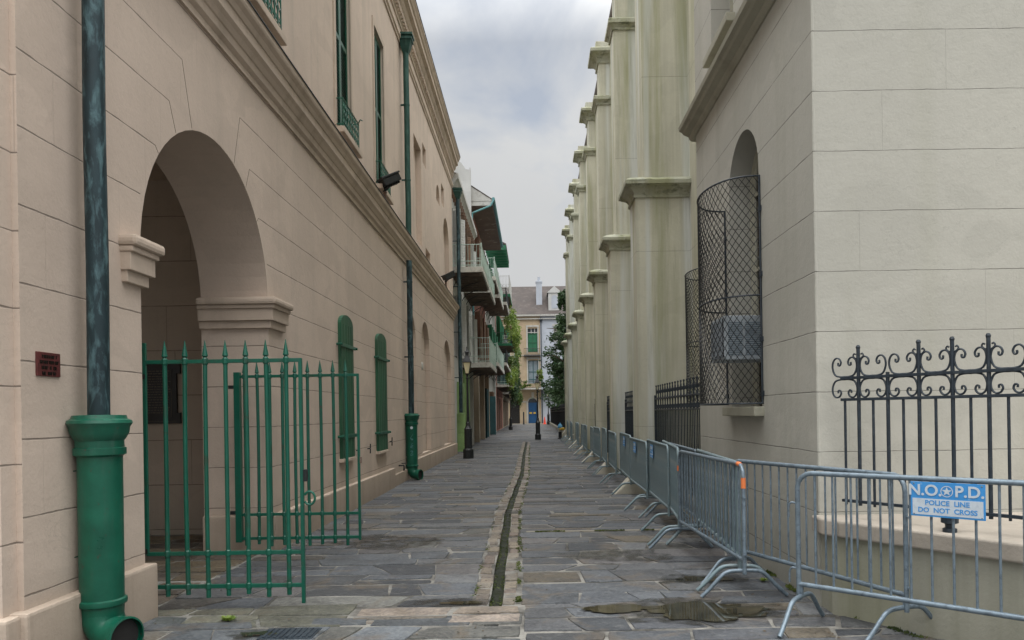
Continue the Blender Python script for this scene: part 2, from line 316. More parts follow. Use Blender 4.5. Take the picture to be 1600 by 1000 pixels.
# ---------------------------------------------------------------- mesh helpers
class MB:
    def __init__(s): s.v = []; s.f = []; s.c = []
    def face(s, pts, col=None):
        i = len(s.v); s.v += [tuple(p) for p in pts]; s.f.append(tuple(range(i, i + len(pts)))); s.c.append(col)
    def add(s, vs, fs, col=None):
        i = len(s.v); s.v += [tuple(p) for p in vs]
        for f in fs: s.f.append(tuple(i + k for k in f)); s.c.append(col)
        return s
    def box(s, x0, x1, y0, y1, z0, z1, bev=0.0):
        if bev > 0:
            bm = bmesh.new(); bmesh.ops.create_cube(bm, size=1)
            for v in bm.verts:
                v.co = Vector((x0 + (v.co.x + .5) * (x1 - x0), y0 + (v.co.y + .5) * (y1 - y0), z0 + (v.co.z + .5) * (z1 - z0)))
            bmesh.ops.bevel(bm, geom=list(bm.edges), offset=bev, segments=2, affect='EDGES', profile=0.6)
            bm.verts.index_update()
            s.add([v.co[:] for v in bm.verts], [[v.index for v in f.verts] for f in bm.faces]); bm.free(); return s
        vs = [(x, y, z) for x in (x0, x1) for y in (y0, y1) for z in (z0, z1)]
        return s.add(vs, [(0, 1, 3, 2), (4, 6, 7, 5), (0, 4, 5, 1), (2, 3, 7, 6), (0, 2, 6, 4), (1, 5, 7, 3)])
    def tube(s, path, r, n=8, cap=True):
        path = [Vector(p) for p in path]; rr = r if isinstance(r, (list, tuple)) else [r] * len(path)
        T = [(path[min(i + 1, len(path) - 1)] - path[max(i - 1, 0)]).normalized() for i in range(len(path))]
        a = Vector((0, 0, 1)) if abs(T[0].z) < 0.9 else Vector((1, 0, 0))
        u = T[0].cross(a).normalized(); base = len(s.v)
        for i, p in enumerate(path):
            u = (u - T[i] * u.dot(T[i])).normalized(); w_ = T[i].cross(u)
            for k in range(n):
                an = 2 * math.pi * k / n
                s.v.append(tuple(p + (u * math.cos(an) + w_ * math.sin(an)) * rr[i]))
        for i in range(len(path) - 1):
            for k in range(n):
                a0 = base + i * n + k; a1 = base + i * n + (k + 1) % n
                s.f.append((a0, a1, a1 + n, a0 + n)); s.c.append(None)
        if cap:
            s.f.append(tuple(base + k for k in range(n))[::-1]); s.c.append(None)
            s.f.append(tuple(base + (len(path) - 1) * n + k for k in range(n))); s.c.append(None)
        return s
    def lathe(s, prof, cx=0, cy=0, n=24, a0=0.0):
        base = len(s.v)
        for r, z in prof:
            for k in range(n):
                an = 2 * math.pi * k / n + a0
                s.v.append((cx + r * math.cos(an), cy + r * math.sin(an), z))
        for i in range(len(prof) - 1):
            for k in range(n):
                b0 = base + i * n + k; b1 = base + i * n + (k + 1) % n
                s.f.append((b0, b1, b1 + n, b0 + n)); s.c.append(None)
        s.f.append(tuple(base + k for k in range(n))[::-1]); s.c.append(None)
        s.f.append(tuple(base + (len(prof) - 1) * n + k for k in range(n))); s.c.append(None)
        return s
    def prism(s, pts, z0, z1):
        n = len(pts)
        return s.add([(x, y, z0) for x, y in pts] + [(x, y, z1) for x, y in pts],
                     [tuple(range(n))[::-1], tuple(range(n, 2 * n))] + [(k, (k + 1) % n, n + (k + 1) % n, n + k) for k in range(n)])
    def sweepY(s, prof, y0, y1):      # profile of (x, z), extruded along Y, capped
        n = len(prof)
        return s.add([(x, y0, z) for x, z in prof] + [(x, y1, z) for x, z in prof],
                     [tuple(range(n)), tuple(range(n, 2 * n))[::-1]] + [(k, n + k, n + (k + 1) % n, (k + 1) % n) for k in range(n)])
    def sheet(s, mp, outer, holes=(), col=None):
        loops = [outer] + [h for h in holes]
        tri = tessellate_polygon([[Vector((a, b, 0)) for a, b in lp] for lp in loops])
        flat = [p for lp in loops for p in lp]
        s.add([mp(a, b, 0) for a, b in flat], [tuple(tr) for tr in tri])
        return s
    def reveal(s, mp, hole, d, back=True):
        n = len(hole)
        s.add([mp(a, b, 0) for a, b in hole] + [mp(a, b, d) for a, b in hole], [(k, (k + 1) % n, n + (k + 1) % n, n + k) for k in range(n)])
        if back: s.sheet(lambda a, b, c: mp(a, b, d), hole)
        return s
    def build(s, name, mat, parent=None, smooth=False, local=False):
        off = Vector((0, 0, 0))
        if parent is not None and not local:
            p = parent
            while p is not None: off += p.location; p = p.parent
        me = bpy.data.meshes.new(name)
        me.from_pydata([(x - off.x, y - off.y, z - off.z) for x, y, z in s.v], [], s.f)
        me.materials.append(M[mat] if isinstance(mat, str) else mat)
        if any(c is not None for c in s.c):
            at = me.color_attributes.new('tint', 'FLOAT_COLOR', 'CORNER')
            k = 0
            for f, c in zip(s.f, s.c):
                c = c or (0.1, 0.1, 0.1)
                for _ in f: at.data[k].color = (*c, 1); k += 1
        if smooth:
            bm = bmesh.new(); bm.from_mesh(me)
            bmesh.ops.recalc_face_normals(bm, faces=bm.faces)
            for f in bm.faces: f.smooth = True
            for e in bm.edges:
                if len(e.link_faces) == 2 and e.calc_face_angle(0) > R(38): e.smooth = False
            bm.to_mesh(me); bm.free()
        o = bpy.data.objects.new(name, me); COL.objects.link(o)
        if parent is not None: o.parent = parent
        return o

def root(name, loc, label, cat, group=None, rz=0.0):
    o = bpy.data.objects.new(name, None); COL.objects.link(o); o.empty_display_size = 0.1
    o.location = loc; o.rotation_euler = (0, 0, rz)
    tag(o, label, cat, group); return o
def tag(o, label, cat, group=None):
    o['label'] = label; o['category'] = cat
    if group: o['group'] = group
    return o
def struct(o): o['kind'] = 'structure'; return o
def kids(o): return [c for c in COL.objects if c.parent == o]
def copy_tree(o, parent=None):
    c = o.copy(); COL.objects.link(c); c.parent = parent
    for ch in kids(o): copy_tree(ch, c)
    return c
def catmull(pts, n=5):
    P = [Vector(p) for p in pts]; out = []
    for i in range(len(P) - 1):
        p0 = P[max(i - 1, 0)]; p1 = P[i]; p2 = P[i + 1]; p3 = P[min(i + 2, len(P) - 1)]
        for k in range(n):
            u = k / n
            out.append(0.5 * ((2 * p1) + (-p0 + p2) * u + (2 * p0 - 5 * p1 + 4 * p2 - p3) * u * u + (-p0 + 3 * p1 - 3 * p2 + p3) * u ** 3))
    out.append(P[-1]); return out
def archpts(a0, a1, z0, zs, n=20):      # round-headed opening
    c = (a0 + a1) / 2; r = (a1 - a0) / 2
    return [(a0, z0), (a1, z0)] + [(c + r * math.cos(math.pi * k / n), zs + r * math.sin(math.pi * k / n)) for k in range(n + 1)]
def rect(a0, a1, z0, z1): return [(a0, z0), (a1, z0), (a1, z1), (a0, z1)]

def leaves(mb, cx, cy, cz, rx, ry, rz, n, size, clumps=0, rnd=random, droop=0.0):
    cl = []
    for _ in range(clumps or max(3, n // 60)):
        a = rnd.uniform(0, 2 * math.pi); b = rnd.uniform(-1, 1); q = math.sqrt(1 - b * b); rr = rnd.uniform(0.35, 0.95)
        cl.append((cx + rx * rr * q * math.cos(a), cy + ry * rr * q * math.sin(a), cz + rz * rr * b, rnd.uniform(0.18, 0.38)))
    for _ in range(n):
        c = rnd.choice(cl); d = Vector((rnd.gauss(0, 1), rnd.gauss(0, 1), rnd.gauss(0, 1))) * 0.55 * c[3]
        p = Vector((c[0] + d.x * rx, c[1] + d.y * ry, c[2] + d.z * rz - droop * abs(rnd.gauss(0, 1)) * rz))
        u = Vector((rnd.gauss(0, 1), rnd.gauss(0, 1), rnd.gauss(0, 0.6))).normalized(); v = u.orthogonal().normalized()
        v = (v * math.cos(rnd.random() * 6) + u.cross(v) * math.sin(rnd.random() * 6)).normalized()
        s = size * rnd.uniform(0.6, 1.4)
        mb.face([p - u * s, p - u * s * 0.2 + v * s * 0.42, p + u * s, p - u * s * 0.2 - v * s * 0.42])
    return mb

# =================================================================== SETTING: ground
def gutter_x(y):
    xs = [(4.0, -0.33), (5.9, -0.34), (6.9, -0.35), (12, -0.43), (16, -0.37), (19.4, -0.32), (28, -0.37), (41, -0.39), (60, -0.39)]
    for (a, b), (c, d) in zip(xs, xs[1:]):
        if y <= c: u = max(0, (y - a) / (c - a)); return b + (d - b) * u + 0.006 * math.sin(y * 3.1)
    return -0.39
PAL = [(0.100, 0.108, 0.118)] * 4 + [(0.083, 0.090, 0.100)] * 4 + [(0.118, 0.122, 0.126)] * 3 + [(0.112, 0.108, 0.108)] * 3 + [(0.068, 0.072, 0.080)] * 2 + [(0.108, 0.10, 0.09)] * 2 + [(0.13, 0.13, 0.12)] * 1 + [(0.092, 0.095, 0.10)] * 5 + [(0.15, 0.13, 0.10)] * 1
def slabs(mb, x0f, x1f, y0, y1, pal, hmin=0.27, hmax=0.5, wmin=0.45, wmax=1.35, rnd=random, big=1.0):
    def bnd(y, seed):
        ti = rnd.uniform(-0.03, 0.03)
        return lambda x: y + ti * x + 0.018 * math.sin(x * 2.3 + seed) + 0.012 * noise.noise(Vector((x * 3, seed, 0)))
    y = y0; lo = bnd(y, 0.3)
    while y < y1:
        h = rnd.uniform(hmin, hmax) * (1.0 if rnd.random() > 0.18 else 0.62); y2 = y + h; hi = bnd(y2, y2 * 7.7)
        xa, xb = x0f(y), x1f(y); cells = []; x = xa; slA = 0
        while x < xb - 0.02:
            wd = rnd.uniform(wmin, wmax) * (0.55 if rnd.random() < 0.25 else big)
            x2 = x + wd
            if x2 > xb - 0.35: x2 = xb
            slB = 0 if x2 >= xb else rnd.choice((0.01, -0.01, 0.02, -0.03, 0.05, -0.06))
            cells.append([(x - slA, 0), (x2 - slB, 0), (x2 + slB, 1), (x + slA, 1)]); x = x2; slA = slB
        done = []
        for q in cells:
            r = rnd.random(); wd = q[1][0] - q[0][0]
            if r < 0.20 and wd > 0.5:
                ta, tb = rnd.uniform(0.3, 0.7), rnd.uniform(0.3, 0.7)
                L = (q[0][0] + (q[3][0] - q[0][0]) * ta, ta); Rr = (q[1][0] + (q[2][0] - q[1][0]) * tb, tb)
                done += [[q[0], q[1], Rr, L], [L, Rr, q[2], q[3]]]
            elif r < 0.32 and wd > 0.6:
                a = q[0][0] + wd * rnd.uniform(0.25, 0.75); b = q[3][0] + (q[2][0] - q[3][0]) * rnd.uniform(0.2, 0.8)
                done += [[q[0], (a, 0), (b, 1), q[3]], [(a, 0), q[1], q[2], (b, 1)]]
            else: done.append(q)
        for q in done:
            pts = []
            for k in range(4):
                a, b = q[k], q[(k + 1) % 4]
                ln = max(abs(b[0] - a[0]), abs(b[1] - a[1]) * h)
                ns = max(2, int(ln / 0.16)) if y < 26 else 2
                for j in range(ns):
                    u = j / ns; xx = a[0] + (b[0] - a[0]) * u; tt = a[1] + (b[1] - a[1]) * u
                    yy = lo(xx) * (1 - tt) + hi(xx) * tt
                    cnr = 0.0 if j else 1.0
                    pts.append((xx, yy, cnr))
            cx = sum(p[0] for p in pts) / len(pts); cy = sum(p[1] for p in pts) / len(pts)
            hw = max(abs(p[0] - cx) for p in pts) + 1e-4; hh = max(abs(p[1] - cy) for p in pts) + 1e-4
            g = rnd.choice((0.011, 0.014, 0.018, 0.028)); tp = []; bt = []
            ztop = rnd.uniform(-0.008, 0.002)
            for (px, py, cn) in pts:
                j = 0.018 * noise.noise(Vector((px * 7, py * 7, 1.7))) + 0.008 * noise.noise(Vector((px * 23, py * 23, 4.7))); gg = g * (1.25 if cn else 1.0)
                fx = 1 - min(0.45, (gg + j) / hw); fy = 1 - min(0.45, (gg * 1.7 + j) / hh)
                tp.append((cx + (px - cx) * fx, cy + (py - cy) * fy, ztop))
                bt.append((cx + (px - cx) * (fx + 0.006 / hw), cy + (py - cy) * (fy + 0.006 / hh), -0.03))
            col = rnd.choice(pal); k = rnd.uniform(0.62, 1.25); col = tuple(c * k for c in col)
            n = len(tp); mid = [(p[0], p[1], ztop - 0.005) for p in [((a[0] * 0.35 + b[0] * 0.65), (a[1] * 0.35 + b[1] * 0.65)) for a, b in zip(tp, bt)]]
            mb.face(tp, col)
            mb.add(tp + mid + bt, [(k, (k + 1) % n, n + (k + 1) % n, n + k) for k in range(n)] + [(n + k, n + (k + 1) % n, 2 * n + (k + 1) % n, 2 * n + k) for k in range(n)], col)
        y = y2; lo = hi
RG = random.Random(11)
g = MB()
# mortar bed (left and right of the channel) and wide ground
for a, b in ((0, 1),):
    ys = [3.0 + 0.5 * k for k in range(77)]
    for y, y2 in zip(ys, ys[1:]):
        g.face([(-3.6, y, -0.0105), (gutter_x(y) - 0.055, y, -0.0105), (gutter_x(y2) - 0.055, y2, -0.0105), (-3.6, y2, -0.0105)])
        g.face([(gutter_x(y) + 0.055, y, -0.0105), (4.2, y, -0.0105), (4.2, y2, -0.0105), (gutter_x(y2) + 0.055, y2, -0.0105)])
g.face([(-3.6, 41, -0.0105), (4.2, 41, -0.0105), (4.2, 101, -0.0105), (-3.6, 101, -0.0105)])
struct(g.build('mortar_bed', 'mortar'))
g = MB(); g.face([(-500, -300, -0.09), (500, -300, -0.09), (500, 900, -0.09), (-500, 900, -0.09)])
struct(g.build('ground', 'asphalt'))
g = MB()
WL = lambda y: gutter_x(y) - 0.20; WR = lambda y: gutter_x(y) + 0.20
slabs(g, lambda y: -3.22, WL, 6.15, 40.5, PAL, rnd=RG)
slabs(g, WR, lambda y: 3.2, 9.98, 40.5, PAL, rnd=RG)
slabs(g, WR, lambda y: 3.3, 6.15, 9.86, PAL, rnd=RG, hmin=0.3, hmax=0.48)
slabs(g, lambda y: -3.22, lambda y: 3.2, 40.6, 100.5, PAL, hmin=0.5, hmax=0.9, wmin=0.8, wmax=1.8, rnd=RG)
slabs(g, lambda y: -3.3, lambda y: -0.1, 2.6, 5.62, [(0.11, 0.12, 0.13), (0.09, 0.10, 0.11), (0.13, 0.13, 0.12)], rnd=RG, wmin=0.35, wmax=0.8)
slabs(g, lambda y: -0.1, lambda y: 4.2, 2.6, 6.12, PAL, rnd=RG, wmin=0.35, wmax=0.8, hmin=0.2, hmax=0.36)
slabs(g, lambda y: -3.3, lambda y: -1.5, 5.64, 6.13, [(0.14, 0.14, 0.11), (0.09, 0.10, 0.10)], rnd=RG, wmin=0.4, wmax=0.6, hmin=0.4, hmax=0.45)
slabs(g, lambda y: -1.48, lambda y: -0.12, 5.64, 6.13, [(0.24, 0.20, 0.16), (0.20, 0.175, 0.145), (0.225, 0.19, 0.16)], rnd=RG, wmin=0.55, wmax=0.8, hmin=0.22, hmax=0.26)
g2 = struct(g.build('flagstone_paving', 'slab'))
g = MB(); ys = [3.0 + 0.4 * k for k in range(96)]
for y, y2 in zip(ys, ys[1:]):
    a, b = gutter_x(y), gutter_x(y2)
    g.face([(a - 0.09, y, -0.06), (a + 0.09, y, -0.06), (b + 0.09, y2, -0.06), (b - 0.09, y2, -0.06)])
struct(g.build('gutter_channel', 'channel'))
g = MB(); BR = [(0.19, 0.16, 0.125), (0.20, 0.17, 0.13), (0.165, 0.14, 0.115), (0.18, 0.145, 0.12), (0.215, 0.19, 0.155)]
for side in (-1, 1):
    y = 6.18
    while y < 41:
        l = RG.uniform(0.16, 0.30); wob = RG.uniform(-0.012, 0.012); kk = RG.uniform(0.75, 1.15); c = tuple(k * kk for k in RG.choice(BR))
        x = gutter_x(y + l / 2) + side * 0.066; xo = gutter_x(y + l / 2) + side * 0.19
        a, b = sorted((x + wob, xo + wob)); zt = RG.uniform(-0.012, 0.006); mbx = MB(); mbx.box(a + RG.uniform(-.012, .008), b + RG.uniform(-.02, .012), y + 0.006, y + l - RG.uniform(0.006, 0.02), -0.07, zt, bev=0.014); mbx.v = [(px + 0.012 * noise.noise(Vector((px * 14, py * 14, 2))), py + 0.012 * noise.noise(Vector((px * 14, py * 14, 9))), pz + (0.010 * noise.noise(Vector((px * 11, py * 11, 5))) if pz > -0.04 else 0)) for px, py, pz in mbx.v]
        g.add(mbx.v, mbx.f, c); y += l
struct(g.build('gutter_kerb_bricks', 'slab'))
g = MB(); g.box(-0.12, 3.1, 9.875, 9.965, -0.03, 0.004, bev=0.01)
struct(g.build('paving_joint_strip', 'conc'))
# gallery floor inside the arch
g = MB(); slabs(g, lambda y: -14, lambda y: -3.24, 5.4, 10.1, [(0.15, 0.11, 0.075), (0.12, 0.10, 0.08), (0.17, 0.135, 0.09)], rnd=RG)
struct(g.build('gallery_floor', 'slab'))
g = MB(); g.face([(-14, 5.3, -0.0105), (-3.6, 5.3, -0.0105), (-3.6, 10.2, -0.0105), (-14, 10.2, -0.0105)])
struct(g.build('gallery_mortar', 'mortar'))
g = MB(); g.box(-60, 60, 101, 105.2, -0.08, -0.04); struct(g.build('street', 'asphalt'))
g = MB(); g.box(-60, 60, 105.2, 108, -0.08, 0.04, 0.01); struct(g.build('pavement', 'conc'))
# puddles
def blob(cx, cy, rx, ry, seed, amp=0.45, n=64, flat=1.0):
    pts = []
    for k in range(n):
        a = 2 * math.pi * k / n; r = 1 + amp * noise.noise(Vector((math.cos(a) * 1.6 + seed, math.sin(a) * 1.6, seed))) + 0.25 * noise.noise(Vector((math.cos(a) * 5 + seed, math.sin(a) * 5, 3.3)))
        pts.append((cx + rx * r * math.cos(a), cy + ry * r * math.sin(a)))
    return pts
def puddle(parts, z=0.006):
    g = MB()
    for p in parts: g.sheet(lambda a, b, c: (a, b, z), p)
    return struct(g.build('puddle', 'water'))
def film(parts, z=0.0035):
    g = MB()
    for p in parts: g.sheet(lambda a, b, c: (a, b, z), p)
    return struct(g.build('damp_stain', 'damp'))
film([blob(1.22, 5.90, 0.80, 0.36, 2.2, amp=0.4)]); film([blob(1.55, 6.95, 0.45, 0.2, 7.7)]); film([blob(-0.7, 6.25, 0.42, 0.12, 3.9)]); film([blob(-1.95, 5.45, 0.35, 0.13, 9.9)]); film([blob(0.9, 8.2, 0.6, 0.3, 4.4)]); film([blob(-1.9, 9.3, 0.7, 0.5, 6.4)])
puddle([blob(1.35, 5.86, 0.50, 0.26, 2.2)]); puddle([blob(0.66, 5.95, 0.30, 0.11, 5.1)], 0.0075)
puddle([blob(1.58, 6.95, 0.28, 0.10, 7.7)]); puddle([blob(-0.62, 6.22, 0.22, 0.045, 3.9)]); puddle([blob(-2.05, 5.42, 0.14, 0.05, 9.9)])
# moss and weeds: stuff
g = MB(); rm = random.Random(3)
for _ in range(5200):
    y = 6.2 + 30 * rm.random() ** 1.7; side = 1 if rm.random() < 0.72 else -1
    x = gutter_x(y) + side * (0.192 + rm.gauss(0, 0.014 + 0.03 * max(0, noise.noise(Vector((side * 5, y * 2.6, 4))))))
    if noise.noise(Vector((side * 3, y * 1.9, 0))) + 0.6 * noise.noise(Vector((side * 7, y * 7, 1))) < (0.0 if side > 0 else 0.15): continue
    s = rm.uniform(0.006, 0.016); a = rm.random() * 6.28; z = rm.uniform(0, 0.018)
    g.face([(x - s * math.cos(a), y - s * math.sin(a), z), (x + s * 0.4 * math.sin(a), y - s * 0.4 * math.cos(a), z + s), (x + s * math.cos(a), y + s * math.sin(a), z + s * 0.5)])
for _ in range(5000):
    y = 6.1 + 30 * rm.random() ** 1.6; x = gutter_x(y) + rm.choice((-1, 1)) * abs(rm.gauss(0.05, 0.018)); s = rm.uniform(0.005, 0.014); a = rm.random() * 6.28; z = -0.058 + rm.uniform(0, 0.02)
    if noise.noise(Vector((3, y * 2.3, 6))) < -0.1: continue
    g.face([(x - s * math.cos(a), y - s * math.sin(a), z), (x + s * 0.4 * math.sin(a), y - s * 0.4 * math.cos(a), z + s), (x + s * math.cos(a), y + s * math.sin(a), z + s * 0.5)])
for _ in range(1500):
    x = rm.uniform(-0.1, 1.9)
    if noise.noise(Vector((x * 2.5, 1, 0))) < 0: continue
    y = 9.87 + rm.gauss(0, 0.02); s = rm.uniform(0.006, 0.014); a = rm.random() * 6.28
    g.face([(x - s * math.cos(a), y - s * math.sin(a), 0.006), (x + s * 0.4, y, 0.006 + s), (x + s * math.cos(a), y + s * math.sin(a), 0.006)])
for _ in range(900):
    y = rm.uniform(5.0, 7.6); x = -0.02 + 2.62 - (y - 5.2) * 0.4 if y < 5.75 else 2.27
    if noise.noise(Vector((y * 3.0, 8, 0))) < 0.05: continue
    x += rm.gauss(0, 0.02); s = rm.uniform(0.006, 0.018); a = rm.random() * 6.28
    g.face([(x - s * math.cos(a), y - s * math.sin(a), 0.006), (x + s * 0.4, y, 0.01 + s), (x + s * math.cos(a), y + s * math.sin(a), 0.006)])
lt = MB()
for _ in range(260):
    y = 5.1 + 20 * rm.random() ** 1.5; x = rm.choice((gutter_x(y) + rm.gauss(0, 0.25), rm.uniform(-3.0, 1.8), 2.1 - rm.random() * 0.25, -2.98 + rm.random() * 0.15)); s_ = rm.uniform(0.006, 0.018); a = rm.random() * 6.28
    ca, sa = math.cos(a) * s_, math.sin(a) * s_
    lt.face([(x - ca, y - sa, 0.004), (x + sa * .5, y - ca * .5, 0.007 + s_ * .3), (x + ca, y + sa, 0.005), (x - sa * .5, y + ca * .5, 0.004)])
ol = lt.build('leaf_litter', 'bark'); ol['kind'] = 'stuff'; ol['label'] = 'scattered dead brown leaves on the paving'; ol['category'] = 'leaf litter'
o = g.build('moss', 'moss'); o['kind'] = 'stuff'; o['label'] = 'green moss growing along the gutter and paving joints'; o['category'] = 'moss'
def weed(x, y, h, n, label):
    g = MB()
    for _ in range(n):
        a = rm.random() * 6.28; l = h * rm.uniform(0.5, 1.3); d = Vector((math.cos(a), math.sin(a), rm.uniform(0.25, 1.2))).normalized()
        p = Vector((x, y, 0.002)) + Vector((rm.gauss(0, h * .35), rm.gauss(0, h * .25), 0)); q = Vector((-math.sin(a), math.cos(a), 0)) * l * 0.22
        g.face([p, p + d * l * 0.6 + q, p + d * l, p + d * l * 0.6 - q])
    return tag(g.build('weed', 'leaflt'), label, 'weed', 'weeds in the paving')
weed(-2.43, 5.80, 0.045, 110, 'small bright green weed tuft in the paving near the arch')
weed(2.12, 6.85, 0.035, 60, 'small green weed at the foot of the cream wall behind the barricades')

# =================================================================== LEFT: arcaded stucco building
WX = -3.15
cab = root('arcaded_building', (-3.15, 4.53, 0), 'long two-storey pink stucco building with big arched entrance and green shutters on the left', 'building')
mp = lambda a, b, d: (WX - d, a, b)
arch = archpts(5.94, 8.80, -0.02, 2.95, 28)
niches = [archpts(18.45, 19.95, 0.5, 3.55), archpts(20.9, 22.6, 0.5, 3.48), archpts(26.0, 28.4, 0.5, 3.13)]
g = MB(); g.sheet(mp, rect(4.53, 29.7, -0.1, 5.45), [arch] + niches)
g.reveal(mp, arch, 0.80, back=False)
for n_ in niches: g.reveal(mp, n_, 0.13)
g.build('lower_wall', 'pink', cab)
wins = [(8.0, 9.0), (12.05, 13.05), (15.05, 16.0)]
g = MB(); holes = [rect(a, b, 6.33, 9.6) for a, b in wins]
rec = [rect(20.1, 21.45, 6.45, 9.3), rect(21.75, 22.45, 9.06, 9.65), archpts(24.8, 25.7, 8.85, 9.0, 10), rect(26.2, 27.0, 9.15, 9.85), archpts(26.6, 28.4, 6.2, 8.0), rect(22.1, 23.1, 6.2, 6.62)]
g.sheet(mp, rect(4.53, 29.7, 5.9, 11.3), holes + rec)
for h in holes: g.reveal(mp, h, 0.17, back=False)
for h in rec: g.reveal(mp, h, 0.16)
g.build('upper_wall', 'pink_up', cab)
# front, end, roof, inner gallery
mpf = lambda a, b, d: (a, 4.53 + d, b)
fr = [archpts(-8.2, -5.4, -0.02, 3.05), archpts(-12.0, -9.2, -0.02, 3.05)]
g = MB(); g.sheet(mpf, rect(-14, WX, -0.1, 12), fr)
for h in fr: g.reveal(mpf, h, 0.8, back=False)
g.box(-3.62, -3.19, 4.40, 4.53, -0.1, 5.4); g.build('front_wall', 'pink_front', cab)
g = MB(); g.sheet(lambda a, b, d: (a, 29.7, b), rect(-14, WX, -0.1, 12)); g.sheet(lambda a, b, d: (-14, a, b), rect(4.53, 29.7, -0.1, 12)); g.build('end_wall', 'pink_up', cab)
g = MB(); g.face([(-14, 4.4, 12.6), (-14, 30, 12.6), (-3.0, 30, 12.1), (-3.0, 4.4, 12.1)]); g.build('roof', 'slate', cab)
g = MB(); g.sheet(lambda a, b, d: (a, 10.2, b), rect(-14, -3.6, -0.1, 4.9))
g.sheet(lambda a, b, d: (-3.951, a, b), rect(4.53, 10.2, -0.1, 4.9), [arch])
g.face([(-14, 5.3, 4.9), (-3.6, 5.3, 4.9), (-3.6, 10.2, 4.9), (-14, 10.2, 4.9)]); g.face([(-14, 5.3, 0), (-14, 10.2, 0), (-14, 10.2, 4.9), (-14, 5.3, 4.9)])
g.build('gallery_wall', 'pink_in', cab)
g = MB(); PR = 0.075
for y0, y1 in ((4.45, 5.939), (8.80, 16.35), (18.6, 29.78)):
    yy1 = y1 + (0.06 if y1 < 6.1 else 0); yy0 = y0 - (0.06 if 8 < y0 < 9 else 0)
    g.box(-3.95 if y1 < 6.1 or 8 < y0 < 9 else -3.3, WX + PR, yy0, min(yy1, 9.3) if (8 < y0 < 9) else yy1, -0.1, 0.43, bev=0.02)
    g.build('plinth', 'pink_trim', cab); g = MB()
g = MB(); g.box(-3.3, WX + PR, 9.302, 16.35, -0.1, 0.43, bev=0.02); g.build('plinth', 'pink_trim', cab)
g = MB(); g.box(-3.3, WX + 0.05, 16.36, 18.59, -0.1, 0.26, bev=0.01); g.build('plinth', 'pink_trim', cab)
g = MB(); g.box(-5.3, -3.12, 4.33, 4.50, -0.1, 0.42, bev=0.02); g.build('plinth', 'pink_trim', cab)
prof = [(-3.3, 5.38), (-3.12, 5.38), (-3.12, 5.45), (-3.08, 5.485), (-3.07, 5.56), (-3.055, 5.57), (-3.03, 5.62), (-3.0, 5.66), (-3.0, 5.77), (-2.985, 5.775), (-2.965, 5.83), (-2.93, 5.87), (-2.92, 5.90), (-2.92, 5.96), (-3.3, 6.02)]
g = MB(); g.sweepY(prof, 4.25, 29.82); g.build('string_course', 'pink_trim', cab)
g = MB(); g.sweepY([(-3.0, 5.972), (-2.905, 5.955), (-2.905, 5.968), (-3.0, 6.0)], 4.25, 29.84); g.build('flashing', 'iron', cab)
prof = [(-3.4, 11.2), (-3.12, 11.2), (-3.12, 11.27), (-3.09, 11.31), (-3.09, 11.48), (-3.03, 11.53), (-2.99, 11.60), (-2.99, 11.68), (-2.90, 11.72), (-2.90, 11.86), (-2.87, 11.88), (-2.84, 11.95), (-2.81, 11.99), (-2.81, 12.05), (-3.4, 12.12)]
g = MB(); g.sweepY(prof, 4.1, 30.0); co = g.build('cornice', 'pink_trim', cab)
g = MB(); y = 4.6
while y < 29.7: g.box(-3.095, -3.035, y, y + 0.09, 11.33, 11.47); y += 0.17
g.build('dentil_band', 'pink_trim', co)
g = MB(); g.sweepY([(-2.85, 12.052), (-2.795, 12.047), (-2.795, 12.075), (-2.85, 12.10)], 4.1, 30.02); g.build('flashing', 'iron', co)
g = MB(); g.sweepY([(-3.3, 10.72), (-3.12, 10.72), (-3.12, 10.79), (-3.09, 10.82), (-3.09, 10.90), (-3.3, 10.94)], 4.4, 29.8); g.build('architrave', 'pink_trim', cab)
# impost blocks of the arch (stepped boxes)
def impost(yA, yB, sgn):
    g = MB()
    for z0, z1, p, bv in ((2.66, 2.75, 0.045, 0.006), (2.75, 2.89, 0.08, 0.006), (2.89, 2.935, 0.105, 0.012), (2.935, 3.02, 0.14, 0.03)):
        a = yA - (p if sgn < 0 else p * 0.4); b = yB + (p if sgn > 0 else p * 0.4)
        g.box(-3.96, WX + p, a, b, z0, z1, bev=bv)
    g.build('impost', 'pink_trim', cab)
impost(5.68, 5.94, 1); impost(8.80, 9.28, -1)
# scored voussoir joints: thin surface strips with the groove shade painted in
g = MB()
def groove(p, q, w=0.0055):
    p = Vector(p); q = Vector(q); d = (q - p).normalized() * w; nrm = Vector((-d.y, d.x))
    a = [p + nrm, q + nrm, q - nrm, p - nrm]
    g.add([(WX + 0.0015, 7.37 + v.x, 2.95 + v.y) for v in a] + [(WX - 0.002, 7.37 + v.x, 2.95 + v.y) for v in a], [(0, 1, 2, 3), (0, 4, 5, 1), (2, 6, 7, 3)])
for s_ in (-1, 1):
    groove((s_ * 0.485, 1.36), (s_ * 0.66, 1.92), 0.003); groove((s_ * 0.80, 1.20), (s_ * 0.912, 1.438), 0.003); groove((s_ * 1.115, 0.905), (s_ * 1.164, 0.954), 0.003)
g.build('voussoir_joints', 'jointd', cab)
